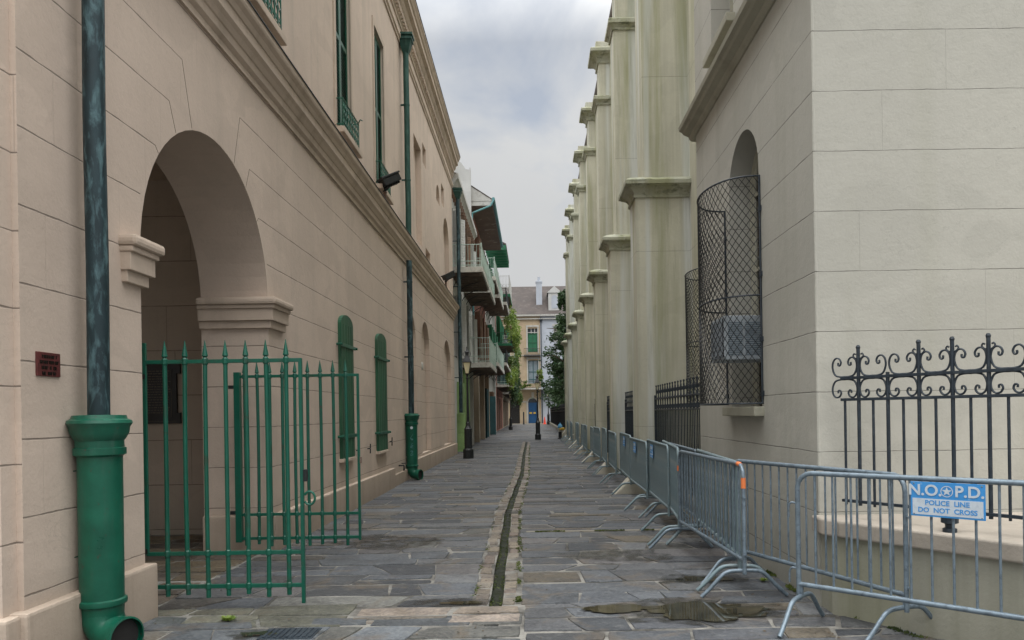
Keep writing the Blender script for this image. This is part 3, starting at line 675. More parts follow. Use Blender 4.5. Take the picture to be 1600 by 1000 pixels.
# lower shutters
def strap_shutter(y0, y1, z0, z1):
    r = (y1 - y0) / 2; g = MB(); cx = (y0 + y1) / 2
    pts = [(y0, z0), (y1, z0), (y1, z1 - 0.16)] + [(cx + r * math.cos(math.pi * k / 12), z1 - 0.16 + 0.16 * math.sin(math.pi * k / 12)) for k in range(1, 12)] + [(y0, z1 - 0.16)]
    n = len(pts); X0, X1 = WX - 0.02, WX + 0.055
    g.add([(X0, a, b) for a, b in pts] + [(X1, a, b) for a, b in pts], [tuple(range(n)), tuple(range(n, 2 * n))[::-1]] + [(k, n + k, n + (k + 1) % n, (k + 1) % n) for k in range(n)])
    for k in range(1, 5):      # board gaps as raised battens
        yy = y0 + (y1 - y0) * k / 5; g.box(X1 - 0.004, X1 + 0.004, yy - 0.012, yy + 0.012, z0 + 0.02, z1 - 0.17)
    sh = g.build('shutter', 'shutter', cab)
    for zz in (z0 + 0.33, z1 - 0.55):
        g = MB(); g.box(X1 + 0.004, X1 + 0.02, y0 - 0.09, y1 + 0.09, zz, zz + 0.06, bev=0.004)
        for yy in (y0 - 0.09, y1 + 0.09): g.tube([(X1 - 0.07, yy, zz + 0.03), (X1 + 0.05, yy, zz + 0.03)], 0.022, 8)
        g.build('strap', 'green', sh)
    g = MB(); g.box(WX - 0.01, WX + 0.075, y0 - 0.05, y1 + 0.06, z0 - 0.06, z0 - 0.005, bev=0.006); g.build('sill', 'pink_trim', cab)
strap_shutter(11.95, 12.75, 0.90, 3.28); strap_shutter(14.75, 15.65, 0.88, 3.28)
# upper windows: louvred shutters, wrought balconette, sill
def louvred(y0, y1, z0, z1, par, x=WX - 0.07):
    for a, b in ((y0, (y0 + y1) / 2), ((y0 + y1) / 2, y1)):
        g = MB()
        for yy in (a + 0.002, b - 0.062): g.box(x - 0.02, x + 0.025, yy, yy + 0.06, z0, z1)
        for zz in (z0, (z0 + z1) / 2, z1 - 0.08): g.box(x - 0.019, x + 0.024, a + 0.06, b - 0.06, zz, zz + 0.08)
        lf = g.build('shutter', 'green', par); g = MB(); z = z0 + 0.1
        while z < z1 - 0.1:
            g.add([(x - 0.015, a + 0.06, z + 0.03), (x - 0.015, b - 0.06, z + 0.03), (x + 0.02, b - 0.06, z), (x + 0.02, a + 0.06, z), (x - 0.015, a + 0.06, z + 0.036), (x - 0.015, b - 0.06, z + 0.036), (x + 0.02, b - 0.06, z + 0.006), (x + 0.02, a + 0.06, z + 0.006)], [(0, 1, 2, 3), (4, 5, 6, 7), (3, 2, 6, 7), (0, 1, 5, 4)])
            z += 0.055
        g.build('louvre_slats', 'green', lf)
for a, b in wins:
    louvred(a, b, 6.35, 9.58, cab)
    g = MB(); g.sheet(lambda p, q, d: (WX - 0.165, p, q), rect(a, b, 6.33, 9.6)); g.build('window_pane', 'glass', cab)
    g = MB()
    for q in ((a - 0.12, a, 6.33, 9.72), (b, b + 0.12, 6.33, 9.72), (a, b, 9.6, 9.72)): g.box(WX - 0.01, WX + 0.022, q[0], q[1], q[2], q[3])
    g.build('window_surround', 'pink_trim', cab)
    g = MB(); g.box(WX - 0.1, WX + 0.17, a - 0.14, b + 0.14, 6.20, 6.30, bev=0.012); g.build('sill', 'pink_trim', cab)
    g = MB(); x = WX + 0.125
    for zz in (6.36, 6.78): g.tube([(WX, a - 0.05, zz), (x, a - 0.05, zz), (x, b + 0.05, zz), (WX, b + 0.05, zz)], 0.012, 6)
    y = a - 0.05; k = 0
    while y <= b + 0.06: g.tube([(x, y, 6.30), (x, y, 6.80)], 0.009, 6); y += 0.11; k += 1
    for i in range(k - 1):
        yc = a - 0.05 + 0.11 * (i + 0.5)
        for s_ in (-1, 1):
            g.tube(catmull([(x, yc, 6.57), (x, yc + s_ * 0.045, 6.62), (x, yc + s_ * 0.03, 6.73), (x, yc + s_ * 0.005, 6.70), (x, yc + s_ * 0.02, 6.67)], 3), 0.007, 5)
            g.tube(catmull([(x, yc, 6.57), (x, yc + s_ * 0.045, 6.52), (x, yc + s_ * 0.03, 6.41), (x, yc + s_ * 0.005, 6.44), (x, yc + s_ * 0.02, 6.47)], 3), 0.007, 5)
    g.tube(catmull([(x, b + 0.05, 6.80), (x + 0.03, b + 0.05, 6.86), (x + 0.07, b + 0.05, 6.84)], 3), 0.01, 6)
    g.build('balconette', 'green', cab)
# downspouts
def boot(par, X, Y, elbow=True, big=True):
    pr = [(0.0, 1.635), (0.165, 1.63), (0.172, 1.605), (0.198, 1.595), (0.204, 1.575), (0.188, 1.55), (0.182, 1.51), (0.162, 1.47), (0.150, 1.455), (0.150, 1.41), (0.163, 1.405), (0.163, 1.36), (0.148, 1.352), (0.140, 1.345), (0.138, 0.37), (0.154, 0.362), (0.157, 0.345), (0.154, 0.328), (0.138, 0.32), (0.134, 0.26)]
    g = MB(); g.lathe(pr, X, Y, 36)
    g.tube([(X, Y, 0.27), (X + 0.01, Y - 0.005, 0.21), (X + 0.05, Y - 0.02, 0.15), (X + 0.11, Y - 0.05, 0.125), (X + 0.20, Y - 0.085, 0.12)], [0.134, 0.134, 0.128, 0.122, 0.12], 28, cap=False)
    rx = Vector((0.92, -0.36, 0)).normalized(); c = Vector((X + 0.19, Y - 0.082, 0.12))
    g.tube([c - rx * 0.02, c - rx * 0.015, c + rx * 0.03, c + rx * 0.035], [0.12, 0.138, 0.138, 0.125], 28, cap=False)
    b = g.build('boot', 'green', par, smooth=True)
    g = MB(); g.box(X - 0.195, X - 0.02, Y - 0.02, Y + 0.14, 0.58, 1.36, bev=0.01)
    g.build('back_plate', 'green', b)
    for zz in (1.25, 0.66):
        g = MB(); g.tube([(X - 0.185, Y - 0.02, zz), (X - 0.185, Y - 0.06, zz)], 0.036, 14); g.tube([(X - 0.185, Y - 0.06, zz), (X - 0.185, Y - 0.085, zz)], 0.019, 6); g.build('lug', 'green', b)
    g = MB(); g.lathe([(0.0, -0.02), (0.118, 0.0)], 0, 0, 20)
    v = [Matrix.Rotation(R(90), 4, 'Y') @ Vector(p) for p in g.v]; v = [Matrix.Rotation(math.atan2(-0.36, 0.92), 4, 'Z') @ p for p in v]
    g.v = [tuple(p + c + rx * 0.0) for p in v]; g.build('outlet', 'darkw', b)
    return b
def hopper(par, X, Y, z):
    g = MB()
    for a, b, h0, h1 in ((0.06, 0.10, -0.40, -0.30), (0.10, 0.15, -0.30, -0.10), (0.17, 0.17, -0.10, -0.04), (0.15, 0.15, -0.04, 0.0), (0.19, 0.19, 0.0, 0.05)):
        vs = [(X + sx * r_, Y + sy * r_, z + hz) for r_, hz in ((a, h0), (b, h1)) for sx, sy in ((-1, -1), (1, -1), (1, 1), (-1, 1))]
        g.add(vs, [(0, 1, 2, 3), (4, 5, 6, 7)] + [(k, (k + 1) % 4, 4 + (k + 1) % 4, 4 + k) for k in range(4)])
    return g.build('hopper_head', 'copper2', par)
def downspout(Y, X, zb, zt, r, head, withboot=True, up='copper2', low='copper', split=None):
    g = MB(); rng = random.Random(int(Y * 10)); path = []
    z = zb
    zs_ = [zb + (zt - zb) * k / 30 for k in range(31)]
    g.tube([(X + 0.003 * math.sin(z * 3), Y, z) for z in zs_], r, 18)
    dp = g.build('downspout', low, cab, smooth=True)
    z = zb + (3.3 if Y < 6 else 1.4)
    while z < zt:
        g = MB(); g.lathe([(r, z), (r + 0.008, z + 0.006), (r + 0.008, z + 0.05), (r, z + 0.056)], X, Y, 18); g.box(WX - 0.02, X, Y - 0.012, Y + 0.012, z + 0.01, z + 0.045)
        g.build('collar', low, dp); z += 1.85
    if withboot: boot(dp, X, Y)
    if head: hopper(dp, X, Y, head)
    return dp
downspout(5.09, -3.0, 1.60, 5.40, 0.070, None)
downspout(18.15, -3.0, 1.60, 5.40, 0.070, None)
dd = downspout(18.15, -3.0, 5.96, 10.55, 0.070, 10.9, withboot=False, low='copper2')
downspout(29.92, -2.93, 1.65, 10.35, 0.075, 10.7, withboot=False)
g = MB(); g.lathe([(0.035, 0), (0.034, 0.002)], 0, 0, 12); g.v = [(-3.0 + 0.02 + x, 18.15 - 0.142 - z, 1.28 + y) for x, y, z in g.v]
tag(g.build('sticker', 'signwhite'), 'round white sticker on the far green downspout boot', 'sticker')
g = MB(); rs = random.Random(4)
for r0 in (1.05, 0.85, 0.65):
    g.tube(catmull([(-3.0 + 0.02 + 0.035 * math.sin(k * 2.1 + r0), 18.15 - 0.142, r0 + 0.08 * rs.uniform(-1, 1)) for k in range(7)], 4), 0.004, 4)
tag(g.build('graffiti', 'tealpipe'), 'scribbled graffiti tag on the far green downspout boot', 'graffiti')
# hardware and fixtures on the wall
def floodlight(Y, z, label, s=1.0, X=-2.97):
    f = root('floodlight', (X, Y, z), label, 'floodlight', 'floodlights on the ledge')
    g = MB(); g.tube([(X, Y, z), (X, Y, z + 0.16 * s), (X + 0.02, Y - 0.02, z + 0.2 * s)], 0.035 * s, 10); g.build('stem', 'rust', f)
    g = MB(); g.tube([(X - 0.03, Y, z + 0.2 * s), (X + 0.04, Y, z + 0.26 * s), (X + 0.1, Y, z + 0.34 * s)], 0.03 * s, 8); g.build('knuckle', 'black', f)
    A = Matrix.Translation((X + 0.12 * s, Y - 0.05, z + 0.40 * s)) @ Matrix.Rotation(R(35), 4, 'Z') @ Matrix.Rotation(R(-28), 4, 'Y')
    g = MB(); g.box(-0.2 * s, 0.2 * s, -0.13 * s, 0.13 * s, -0.06 * s, 0.09 * s, bev=0.012)
    g.box(-0.22 * s, 0.22 * s, -0.15 * s, 0.15 * s, 0.085 * s, 0.12 * s, bev=0.008)
    for k in range(6): g.box(-0.16 * s + k * 0.06 * s, -0.15 * s + k * 0.06 * s, -0.1 * s, 0.1 * s, -0.1 * s, -0.06 * s)
    g.v = [tuple(A @ Vector(p)) for p in g.v]; g.build('housing', 'black', f)
    g = MB(); g.box(-0.19 * s, 0.19 * s, -0.12 * s, 0.12 * s, 0.118 * s, 0.125 * s); g.v = [tuple(A @ Vector(p)) for p in g.v]; g.build('lens', 'glass', f)
floodlight(15.1, 5.98, 'black floodlight on the ledge beneath the small green balconette nearest the upper downspout', 1.0)
floodlight(25.6, 5.98, 'smaller looking black floodlight far along the ledge near the end of the pink building', 1.0)
# red plaque with worn raised lettering (illegible in the photo)
p = root('wall_plaque', (WX, 4.78, 1.96), 'small dark red plaque with worn raised lines on the wall left of the downspout', 'plaque')
g = MB(); g.box(WX - 0.005, WX + 0.012, 4.665, 4.895, 1.885, 2.04, bev=0.003); g.build('plate', 'plaque', p)
rp = random.Random(5)
g = MB()
for r_ in range(4):
    y = 4.69 + (0.02 if r_ in (0, 3) else 0); zc = 2.012 - r_ * 0.036
    while y < 4.87 - (0.02 if r_ in (0, 3) else 0):
        wd = rp.uniform(0.009, 0.015); hh = 0.011
        if rp.random() < 0.85:
            g.box(WX + 0.011, WX + 0.0165, y, y + 0.004, zc - hh, zc + hh); g.box(WX + 0.011, WX + 0.0165, y + 0.004, y + wd, zc + (hh - 0.004) * rp.choice((-1, 0, 1)), zc + (hh - 0.004) * rp.choice((0, 1)) + 0.004)
            if rp.random() < 0.5: g.box(WX + 0.011, WX + 0.016, y + wd - 0.004, y + wd, zc - hh, zc + hh)
        y += wd + 0.005
g.build('raised_lines', 'bronze', p)
p = root('bronze_tablet', (-5.15, 10.2, 1.9), 'large dark bronze tablet on the gallery wall seen through the green gate', 'plaque')
g = MB(); pts = [(-5.62, 1.53), (-4.87, 1.53), (-4.87, 1.68), (-4.92, 1.68), (-4.92, 2.22), (-4.87, 2.22), (-4.87, 2.37), (-5.62, 2.37)]
n = len(pts); g.add([(a, 10.2, b) for a, b in pts] + [(a, 10.16, b) for a, b in pts], [tuple(range(n, 2 * n))] + [(k, (k + 1) % n, n + (k + 1) % n, n + k) for k in range(n)]); g.build('plate', 'bronze', p)
g = MB()
for r_ in range(17):
    x = -5.5; z = 2.25 - r_ * 0.036
    while x < -5.03: 
        wd = rp.uniform(0.01, 0.05); g.box(x, x + wd, 10.156, 10.161, z, z + 0.013); x += wd + 0.014
g.box(-4.99, -4.985, 10.155, 10.16, 1.62, 2.28); g.box(-5.55, -4.93, 10.155, 10.16, 1.56, 1.565)
g.build('raised_lines', 'bronze2', p)
for i, (yy, zz, lab) in enumerate(((13.05, 0.98, 'small black shutter hook just right of the first arched green shutter'), (13.95, 0.97, 'small black shutter hook midway between the two arched green shutters'), (16.1, 1.02, 'small black shutter hook right of the second arched green shutter'))):
    g = MB(); g.tube([(WX, yy, zz), (WX + 0.06, yy, zz)], 0.012, 6); g.tube([(WX + 0.055, yy - 0.01, zz - 0.09), (WX + 0.055, yy, zz), (WX + 0.055, yy + 0.01, zz + 0.09)], 0.012, 6)
    g.tube([(WX + 0.055, yy - 0.09, zz + 0.01), (WX + 0.055, yy, zz)], 0.010, 6)
    tag(g.build('shutter_hook', 'black'), lab, 'hook', 'shutter hooks')
g = MB(); g.tube([(WX, 17.15, 0.42), (WX + 0.12, 17.15, 0.42), (WX + 0.12, 17.15, 0.30)], 0.02, 8); g.tube([(WX + 0.08, 17.1, 0.47), (WX + 0.16, 17.2, 0.47)], 0.012, 6)
tag(g.build('hose_tap', 'black'), 'small dark tap low on the pink wall left of the far green boot', 'tap')
g = MB(); g.lathe([(0.0, 0), (0.07, 0.0), (0.08, 0.05), (0.05, 0.11), (0, 0.12)], 0, 0, 14); g.v = [(WX - 0.13 + z, 21.35 + y, 3.0 + x * 1.8) for x, y, z in g.v]
tag(g.build('wall_lamp', 'offwhite'), 'small pale round fixture inside the second blind arch', 'wall lamp')
# ---- gates
def gate(name, X0, Y, xs, end, label, zt=2.07, thick=False, lock=False):
    gt = root(name, (X0, Y, 0), label, 'gate', 'green iron gate leaves')
    for z in (zt, 0.475, 0.20):
        g = MB(); g.box(X0, end, Y - 0.012, Y + 0.012, z - 0.016, z + 0.016, bev=0.003); g.build('rail', 'gate', gt)
    pg = []
    for i, x in enumerate(xs):
        g = MB(); zb = 0.12 + 0.015 * math.sin(i * 2.1)
        g.lathe([(0.0185, zb), (0.0195, zb + 0.01), (0.0185, 0.6), (0.0185, 0.9), (0.0185, 1.2), (0.0185, 1.5), (0.0185, 1.8), (0.0185, zt - 0.02), (0.019, zt + 0.025), (0.014, zt + 0.035), (0.025, zt + 0.045), (0.002, zt + 0.175)], x, Y, 8)
        bx, by = 0.006 * math.sin(i * 5.3 + Y), 0.005 * math.cos(i * 3.7 + Y)
        g.v = [(px + bx * math.sin((pz - 0.2) * 1.6), py + by * math.sin((pz - 0.2) * 1.6), pz) for px, py, pz in g.v]
        for zc in (zt, 0.475, 0.20): g.lathe([(0.019, zc - 0.028), (0.025, zc - 0.02), (0.025, zc + 0.02), (0.019, zc + 0.028)], x, Y, 8)
        g.build('picket', 'gate', gt)
    g = MB(); g.box(end - 0.014, end + 0.014, Y - 0.016, Y + 0.016, 0.165 if thick else 0.05, zt + 0.016, bev=0.003); g.build('end_post', 'gate', gt)
    g = MB(); r_ = 0.034 if thick else 0.014; g.box(X0 - r_, X0 + r_, Y - r_, Y + r_, 0.16 if thick else 0.47, zt + (0.05 if thick else 0.16), bev=0.004); g.build('hinge_post', 'gate', gt)
    for z in (0.5, 1.95):
        g = MB(); g.box(X0 - 0.10, X0 + 0.01, Y - 0.018, Y + 0.018, z - 0.02, z + 0.02); g.build('hinge', 'black', gt)
    if lock:
        g = MB(); g.box(end + 0.014, end + 0.045, Y - 0.02, Y + 0.02, 1.06, 1.16, bev=0.004); g.build('lock_box', 'black', gt)
        g = MB(); c = Vector((end + 0.06, Y, 0.92)); g.tube([c + Vector((0.045 * math.cos(a), 0, 0.055 * math.sin(a))) for a in [R(150 - 300 * k / 12) for k in range(13)]], 0.010, 8); g.build('latch_ring', 'gate', gt)
    else:
        g = MB(); g.box(end + 0.013, end + 0.03, Y - 0.02, Y + 0.02, 1.05, 1.12, bev=0.003); g.build('lock_box', 'rust', gt)
    return gt
gate('gate_leaf', -3.225, 6.12, [-3.225 + 0.168 * k for k in range(1, 8)], -1.93, 'near leaf of the green spiked iron gate standing open across the arch', lock=True)
gate('gate_leaf', -3.41, 8.50, [-3.33 + 0.146 * k for k in range(0, 9)], -2.02, 'far leaf of the green spiked iron gate with a thick hinge post', thick=True)
# =================================================================== RIGHT: stucco church
ch = root('church', (2.3, 5.96, 0), 'huge pale mossy stucco church with a row of stepped buttresses filling the right side', 'church')
TX, TY, TE = 2.3, 5.96, 10.13
mps = lambda a, b, d: (TX + d, a, b)
W1 = archpts(7.39, 8.50, 1.63, 4.03, 24); W2 = archpts(8.2, 9.2, 6.0, 8.6)
g = MB(); g.sheet(mps, rect(TY, TE, -0.1, 15), [W1, W2]); g.reveal(mps, W1, 0.30, back=False); g.reveal(mps, W2, 0.3, back=False)
g.sheet(lambda a, b, d: (a, TE, b), rect(TX, 3.2, -0.1, 15)); g.build('side_wall', 'cream_side', ch)
g = MB(); g.sheet(lambda a, b, d: (a, TY, b), rect(TX, 16, -0.1, 15)); g.face([(TX, TY, 15), (16, TY, 15), (16, TE, 15), (TX, TE, 15)]); g.build('front_wall', 'cream', ch)
g = MB(); rc_ = random.Random(2)
g.tube([(TX + 0.010 + rc_.uniform(-.002, .002), TY + 0.010 + rc_.uniform(-.002, .002), 0.6 + 0.12 * k) for k in range(120)], [0.0135 + rc_.uniform(-.0025, .0015) for k in range(120)], 10)
g.build('corner_arris', 'cream_side', ch, smooth=True)
def window_set(W, ya, yb, z0, zs):
    g = MB(); g.sheet(lambda a, b, d: (TX + 0.30, a, b), W); wn = g.build('window', 'redglass', ch)
    fr_ = MB()
    for ins, x in ((0.0, 0.30), (0.045, 0.255), (0.09, 0.275)):
        c = (ya + yb) / 2; r = (yb - ya) / 2 - ins
        pth = [(TX + x, c - r, z0)] + [(TX + x, c - r * math.cos(math.pi * k / 24), zs + r * math.sin(math.pi * k / 24)) for k in range(25)] + [(TX + x, c + r, z0)]
        fr_.tube(pth, 0.028, 8)
    fr_.build('frame', 'cream_trim', wn)
    l = MB(); x = TX + 0.288
    for k in range(1, 5): yy = ya + (yb - ya) * k / 5; l.box(x, x + 0.008, yy - 0.004, yy + 0.004, z0, zs + 0.4)
    z = z0
    while z < zs + 0.35: l.box(x, x + 0.009, ya + .04, yb - .04, z - 0.004, z + 0.004); z += 0.17
    l.build('leading', 'iron', wn)
    b = MB()
    for z in (z0 + 0.8, z0 + 1.55, zs): b.box(x - 0.03, x, ya + 0.05, yb - 0.05, z - 0.02, z + 0.02)
    b.build('transom', 'cream_trim', wn)
    s_ = MB(); s_.box(TX - 0.10, TX + 0.30, ya - 0.07, yb + 0.07, z0 - 0.10, z0 - 0.002, bev=0.01); s_.build('sill', 'cream_trim', wn)
window_set(W1, 7.39, 8.50, 1.63, 4.03); window_set(W2, 8.2, 9.2, 6.0, 8.1)
g = MB(); g.sweepY([(TX + 0.1, 5.36), (TX - 0.02, 5.37), (TX - 0.05, 5.40), (TX - 0.06, 5.43), (TX - 0.13, 5.46), (TX - 0.15, 5.49), (TX - 0.19, 5.51), (TX - 0.20, 5.56), (TX - 0.17, 5.585), (TX - 0.1, 5.61), (TX + 0.1, 5.72)], TY - 0.2, TE + 0.2); g.build('string_course', 'cream_trim', ch)
NX = 3.1
g = MB(); g.sheet(lambda a, b, d: (NX, a, b), rect(TE - 0.2, 47.5, -0.1, 15.4)); g.sheet(lambda a, b, d: (a, 47.5, b), rect(NX, 16, -0.1, 15.4)); g.build('nave_wall', 'butt', ch)
g = MB(); g.face([(2.9, TE, 15.45), (2.9, 47.7, 15.45), (11, 47.7, 21), (11, TE, 21)]); g.build('roof', 'slate', ch)
g = MB(); g.sweepY([(3.2, 15.1), (3.05, 15.1), (2.98, 15.2), (2.9, 15.28), (2.87, 15.42), (3.2, 15.5)], TE, 47.7); g.build('eaves', 'bark', ch)
def capset(z0, z1, x0, proud, steps, y0, y1):
    g = MB(); H = z1 - z0
    pf = [(0.0, 0.0), (0.16, 0.0), (0.18, 0.10), (0.10, 0.13), (0.14, 0.22), (0.30, 0.34), (0.55, 0.43), (0.78, 0.47), (0.80, 0.52), (1.0, 0.53), (1.02, 0.70), (0.93, 0.74), (0.45, 0.88), (-0.25, 1.0)] if steps > 2 else [(0.0, 0.0), (0.3, 0.0), (0.3, 0.2), (0.6, 0.35), (1.0, 0.45), (1.0, 0.75), (0.8, 0.85), (-0.2, 1.0)]
    rings = [(p * proud, z0 + q * H) for p, q in pf]; i0 = 0
    for p, z in rings: g.v += [(NX + .01, y0 - p, z), (x0 - p, y0 - p, z), (x0 - p, y1 + p, z), (NX + .01, y1 + p, z)]
    for k in range(len(rings) - 1):
        for j in range(3): g.f.append((4 * k + j, 4 * k + j + 1, 4 * k + j + 5, 4 * k + j + 4)); g.c.append(None)
    k = 4 * (len(rings) - 1); g.f.append((k, k + 1, k + 2, k + 3)); g.c.append(None)
    return g
BY = [14.3 + 4.6 * k for k in range(8)]
def buttress(y):
    t_ = 0.78; g = MB()
    g.box(2.05, NX + 0.01, y, y + t_, -0.05, 5.78, bev=0.012); g.box(2.21, NX + 0.01, y + 0.02, y + t_ - 0.02, 5.7, 11.45, bev=0.012); g.box(2.27, NX + 0.01, y + 0.04, y + t_ - 0.04, 11.4, 12.85, bev=0.012)
    g.box(2.18, NX + 0.01, y - 0.03, y + t_ + 0.03, 13.15, 13.42, bev=0.02)
    b = g.build('buttress', 'butt', ch)
    capset(5.74, 6.16, 2.05, 0.21, 4, y, y + t_).build('cap', 'cap', b)
    capset(11.40, 11.72, 2.21, 0.13, 2, y + 0.02, y + t_ - 0.02).build('cap', 'cap', b)
    capset(12.74, 13.28, 2.27, 0.27, 4, y + 0.04, y + t_ - 0.04).build('cap', 'cap', b)
    return b
b0 = buttress(BY[0])
for y in BY[1:]:
    c = copy_tree(b0, ch); c.location.y += y - BY[0]
# plinth podium turning out at the corner
g = MB(); dirv = Vector((0.68, -1)).normalized(); P0 = Vector((2.315, 5.75)); P1 = P0 + dirv * 4.2; nin = Vector((1, 0.68)).normalized()
g.prism([(2.318, TY + 0.02), (P0.x, P0.y), (P1.x, P1.y), (P1.x + 3, P1.y), (P1.x + 3, TY + 0.02)], -0.1, 0.605); g.build('podium', 'podium', ch)
g = MB(); q0 = P0 - nin * 0.05 + Vector((-0.03, 0.03)); q1 = P1 - nin * 0.05
bm_pts = [(q0.x, TY + 0.02), (q0.x, q0.y), (q1.x, q1.y), (P1.x + 3.1, q1.y), (P1.x + 3.1, TY + 0.02)]
g.prism(bm_pts, 0.606, 0.735); o = g.build('podium_ledge', 'ledge', ch)
md = o.modifiers.new('bevel', 'BEVEL'); md.width = 0.018; md.segments = 3
# guard stones at buttress feet
gs0 = None
NTH = ['nearest', 'second', 'third', 'fourth', 'fifth', 'sixth', 'seventh', 'farthest']
for k, y in enumerate(BY):
    if gs0 is None:
        g = MB(); a, b = -0.06, 0.42
        g.add([(1.52, a, -0.03), (1.52, b, -0.03), (2.06, a, -0.03), (2.06, b, -0.03), (1.70, a + 0.02, 0.12), (1.70, b - 0.02, 0.12), (2.06, a + 0.03, 0.52), (2.06, b - 0.03, 0.52)], [(0, 1, 5, 4), (4, 5, 7, 6), (0, 4, 6, 2), (1, 3, 7, 5), (0, 2, 3, 1)])
        o = g.build('guard_stone', 'stone'); md = o.modifiers.new('bevel', 'BEVEL'); md.width = 0.03; md.segments = 3; gs0 = o
    else: o = gs0.copy(); COL.objects.link(o)
    o.location = (0, y, 0); tag(o, f'{NTH[k]} sloping cream guard stone at the foot of the {NTH[k]} buttress behind the barricades', 'guard stone', 'guard stones at the buttress feet')
# window cage and air conditioner
def cage(x0, ya, yb, bulge, label):
    c_ = root('window_cage', (x0, (ya + yb) / 2, 1.66), label, 'window cage', 'bulging mesh window cages')
    z0, z1 = 1.66, 3.93; N = 40
    def P(u, z): a = math.pi * u; return (x0 - bulge * math.sin(a) ** 0.8, (ya + yb) / 2 - (yb - ya) / 2 * math.cos(a), z)
    pts = [Vector(P(k / N, 0)) for k in range(N + 1)]; L = [0]
    for a, b in zip(pts, pts[1:]): L.append(L[-1] + (b - a).length)
    def PL(s, z):
        s = max(0, min(L[-1], s))
        for k in range(N):
            if s <= L[k + 1] + 1e-9:
                u = (s - L[k]) / (L[k + 1] - L[k]); p = pts[k].lerp(pts[k + 1], u); return (p.x, p.y, z)
        return tuple(pts[-1][:2]) + (z,)
    g = MB(); st = 0.072; tall = z1 - z0; tot = L[-1]; slope = 1.35; kx = -int(tall / slope / st) - 1
    for s_ in (1, -1):
        c0 = -tall / slope - st; 
        while c0 < tot + st:
            path = []; m_ = 26
            for i in range(m_ + 1):
                z = tall * i / m_; s = c0 + z / slope
                if 0 <= s <= tot: path.append(PL(s if s_ > 0 else tot - s, z0 + z))
            if len(path) > 1: g.tube(path, 0.0037, 4, cap=False)
            c0 += st
    g.build('wire_mesh', 'black', c_)
    for z in (z0, 2.74, z1):
        g = MB(); g.tube([PL(tot * k / 24, z) for k in range(25)], 0.009, 6); g.build('hoop', 'iron', c_)
    for yy in (ya, yb):
        g = MB(); g.tube([(x0 - 0.01, yy, z0), (x0 - 0.01, yy, z1)], 0.011, 6)
        for z in (z0 + 0.1, 2.3, 2.95, 3.6): g.box(x0 - 0.02, x0 + 0.01, yy - 0.035, yy + 0.035, z - 0.025, z + 0.025)
        g.build('side_bar', 'iron', c_)
    return c_
cage(TX, 7.34, 8.66, 0.45, 'bulging black wire cage over the arched window with the air conditioner')
cage(NX, 11.9, 13.2, 0.45, 'second bulging black wire cage partly hidden behind the nearer one')
ac = root('air_conditioner', (2.3, 7.95, 2.1), 'grey box air conditioner sticking out of the window inside the wire cage', 'air conditioner')
g = MB(); g.box(2.0, 2.62, 7.66, 8.22, 2.12, 2.58, bev=0.012); g.build('casing', 'acgrey', ac)
g = MB()
for k in range(16): g.box(2.22 + 0.0, 2.5, 7.655, 7.66, 2.17 + k * 0.022, 2.18 + k * 0.022)
for k in range(16): g.box(2.04, 2.19, 7.655, 7.66, 2.17 + k * 0.022, 2.18 + k * 0.022)
g.build('side_louvres', 'galv', ac)
g = MB(); g.box(1.992, 2.0, 7.69, 8.19, 2.15, 2.55)
g.build('coil_panel', 'darkw', ac); g = MB()
for k in range(20): g.box(1.985, 1.993, 7.70 + k * 0.0245, 7.706 + k * 0.0245, 2.15, 2.55)
for k in range(6): g.box(1.982, 1.99, 7.69, 8.19, 2.17 + k * 0.07, 2.18 + k * 0.07)
g.build('grille', 'acgrey', ac)

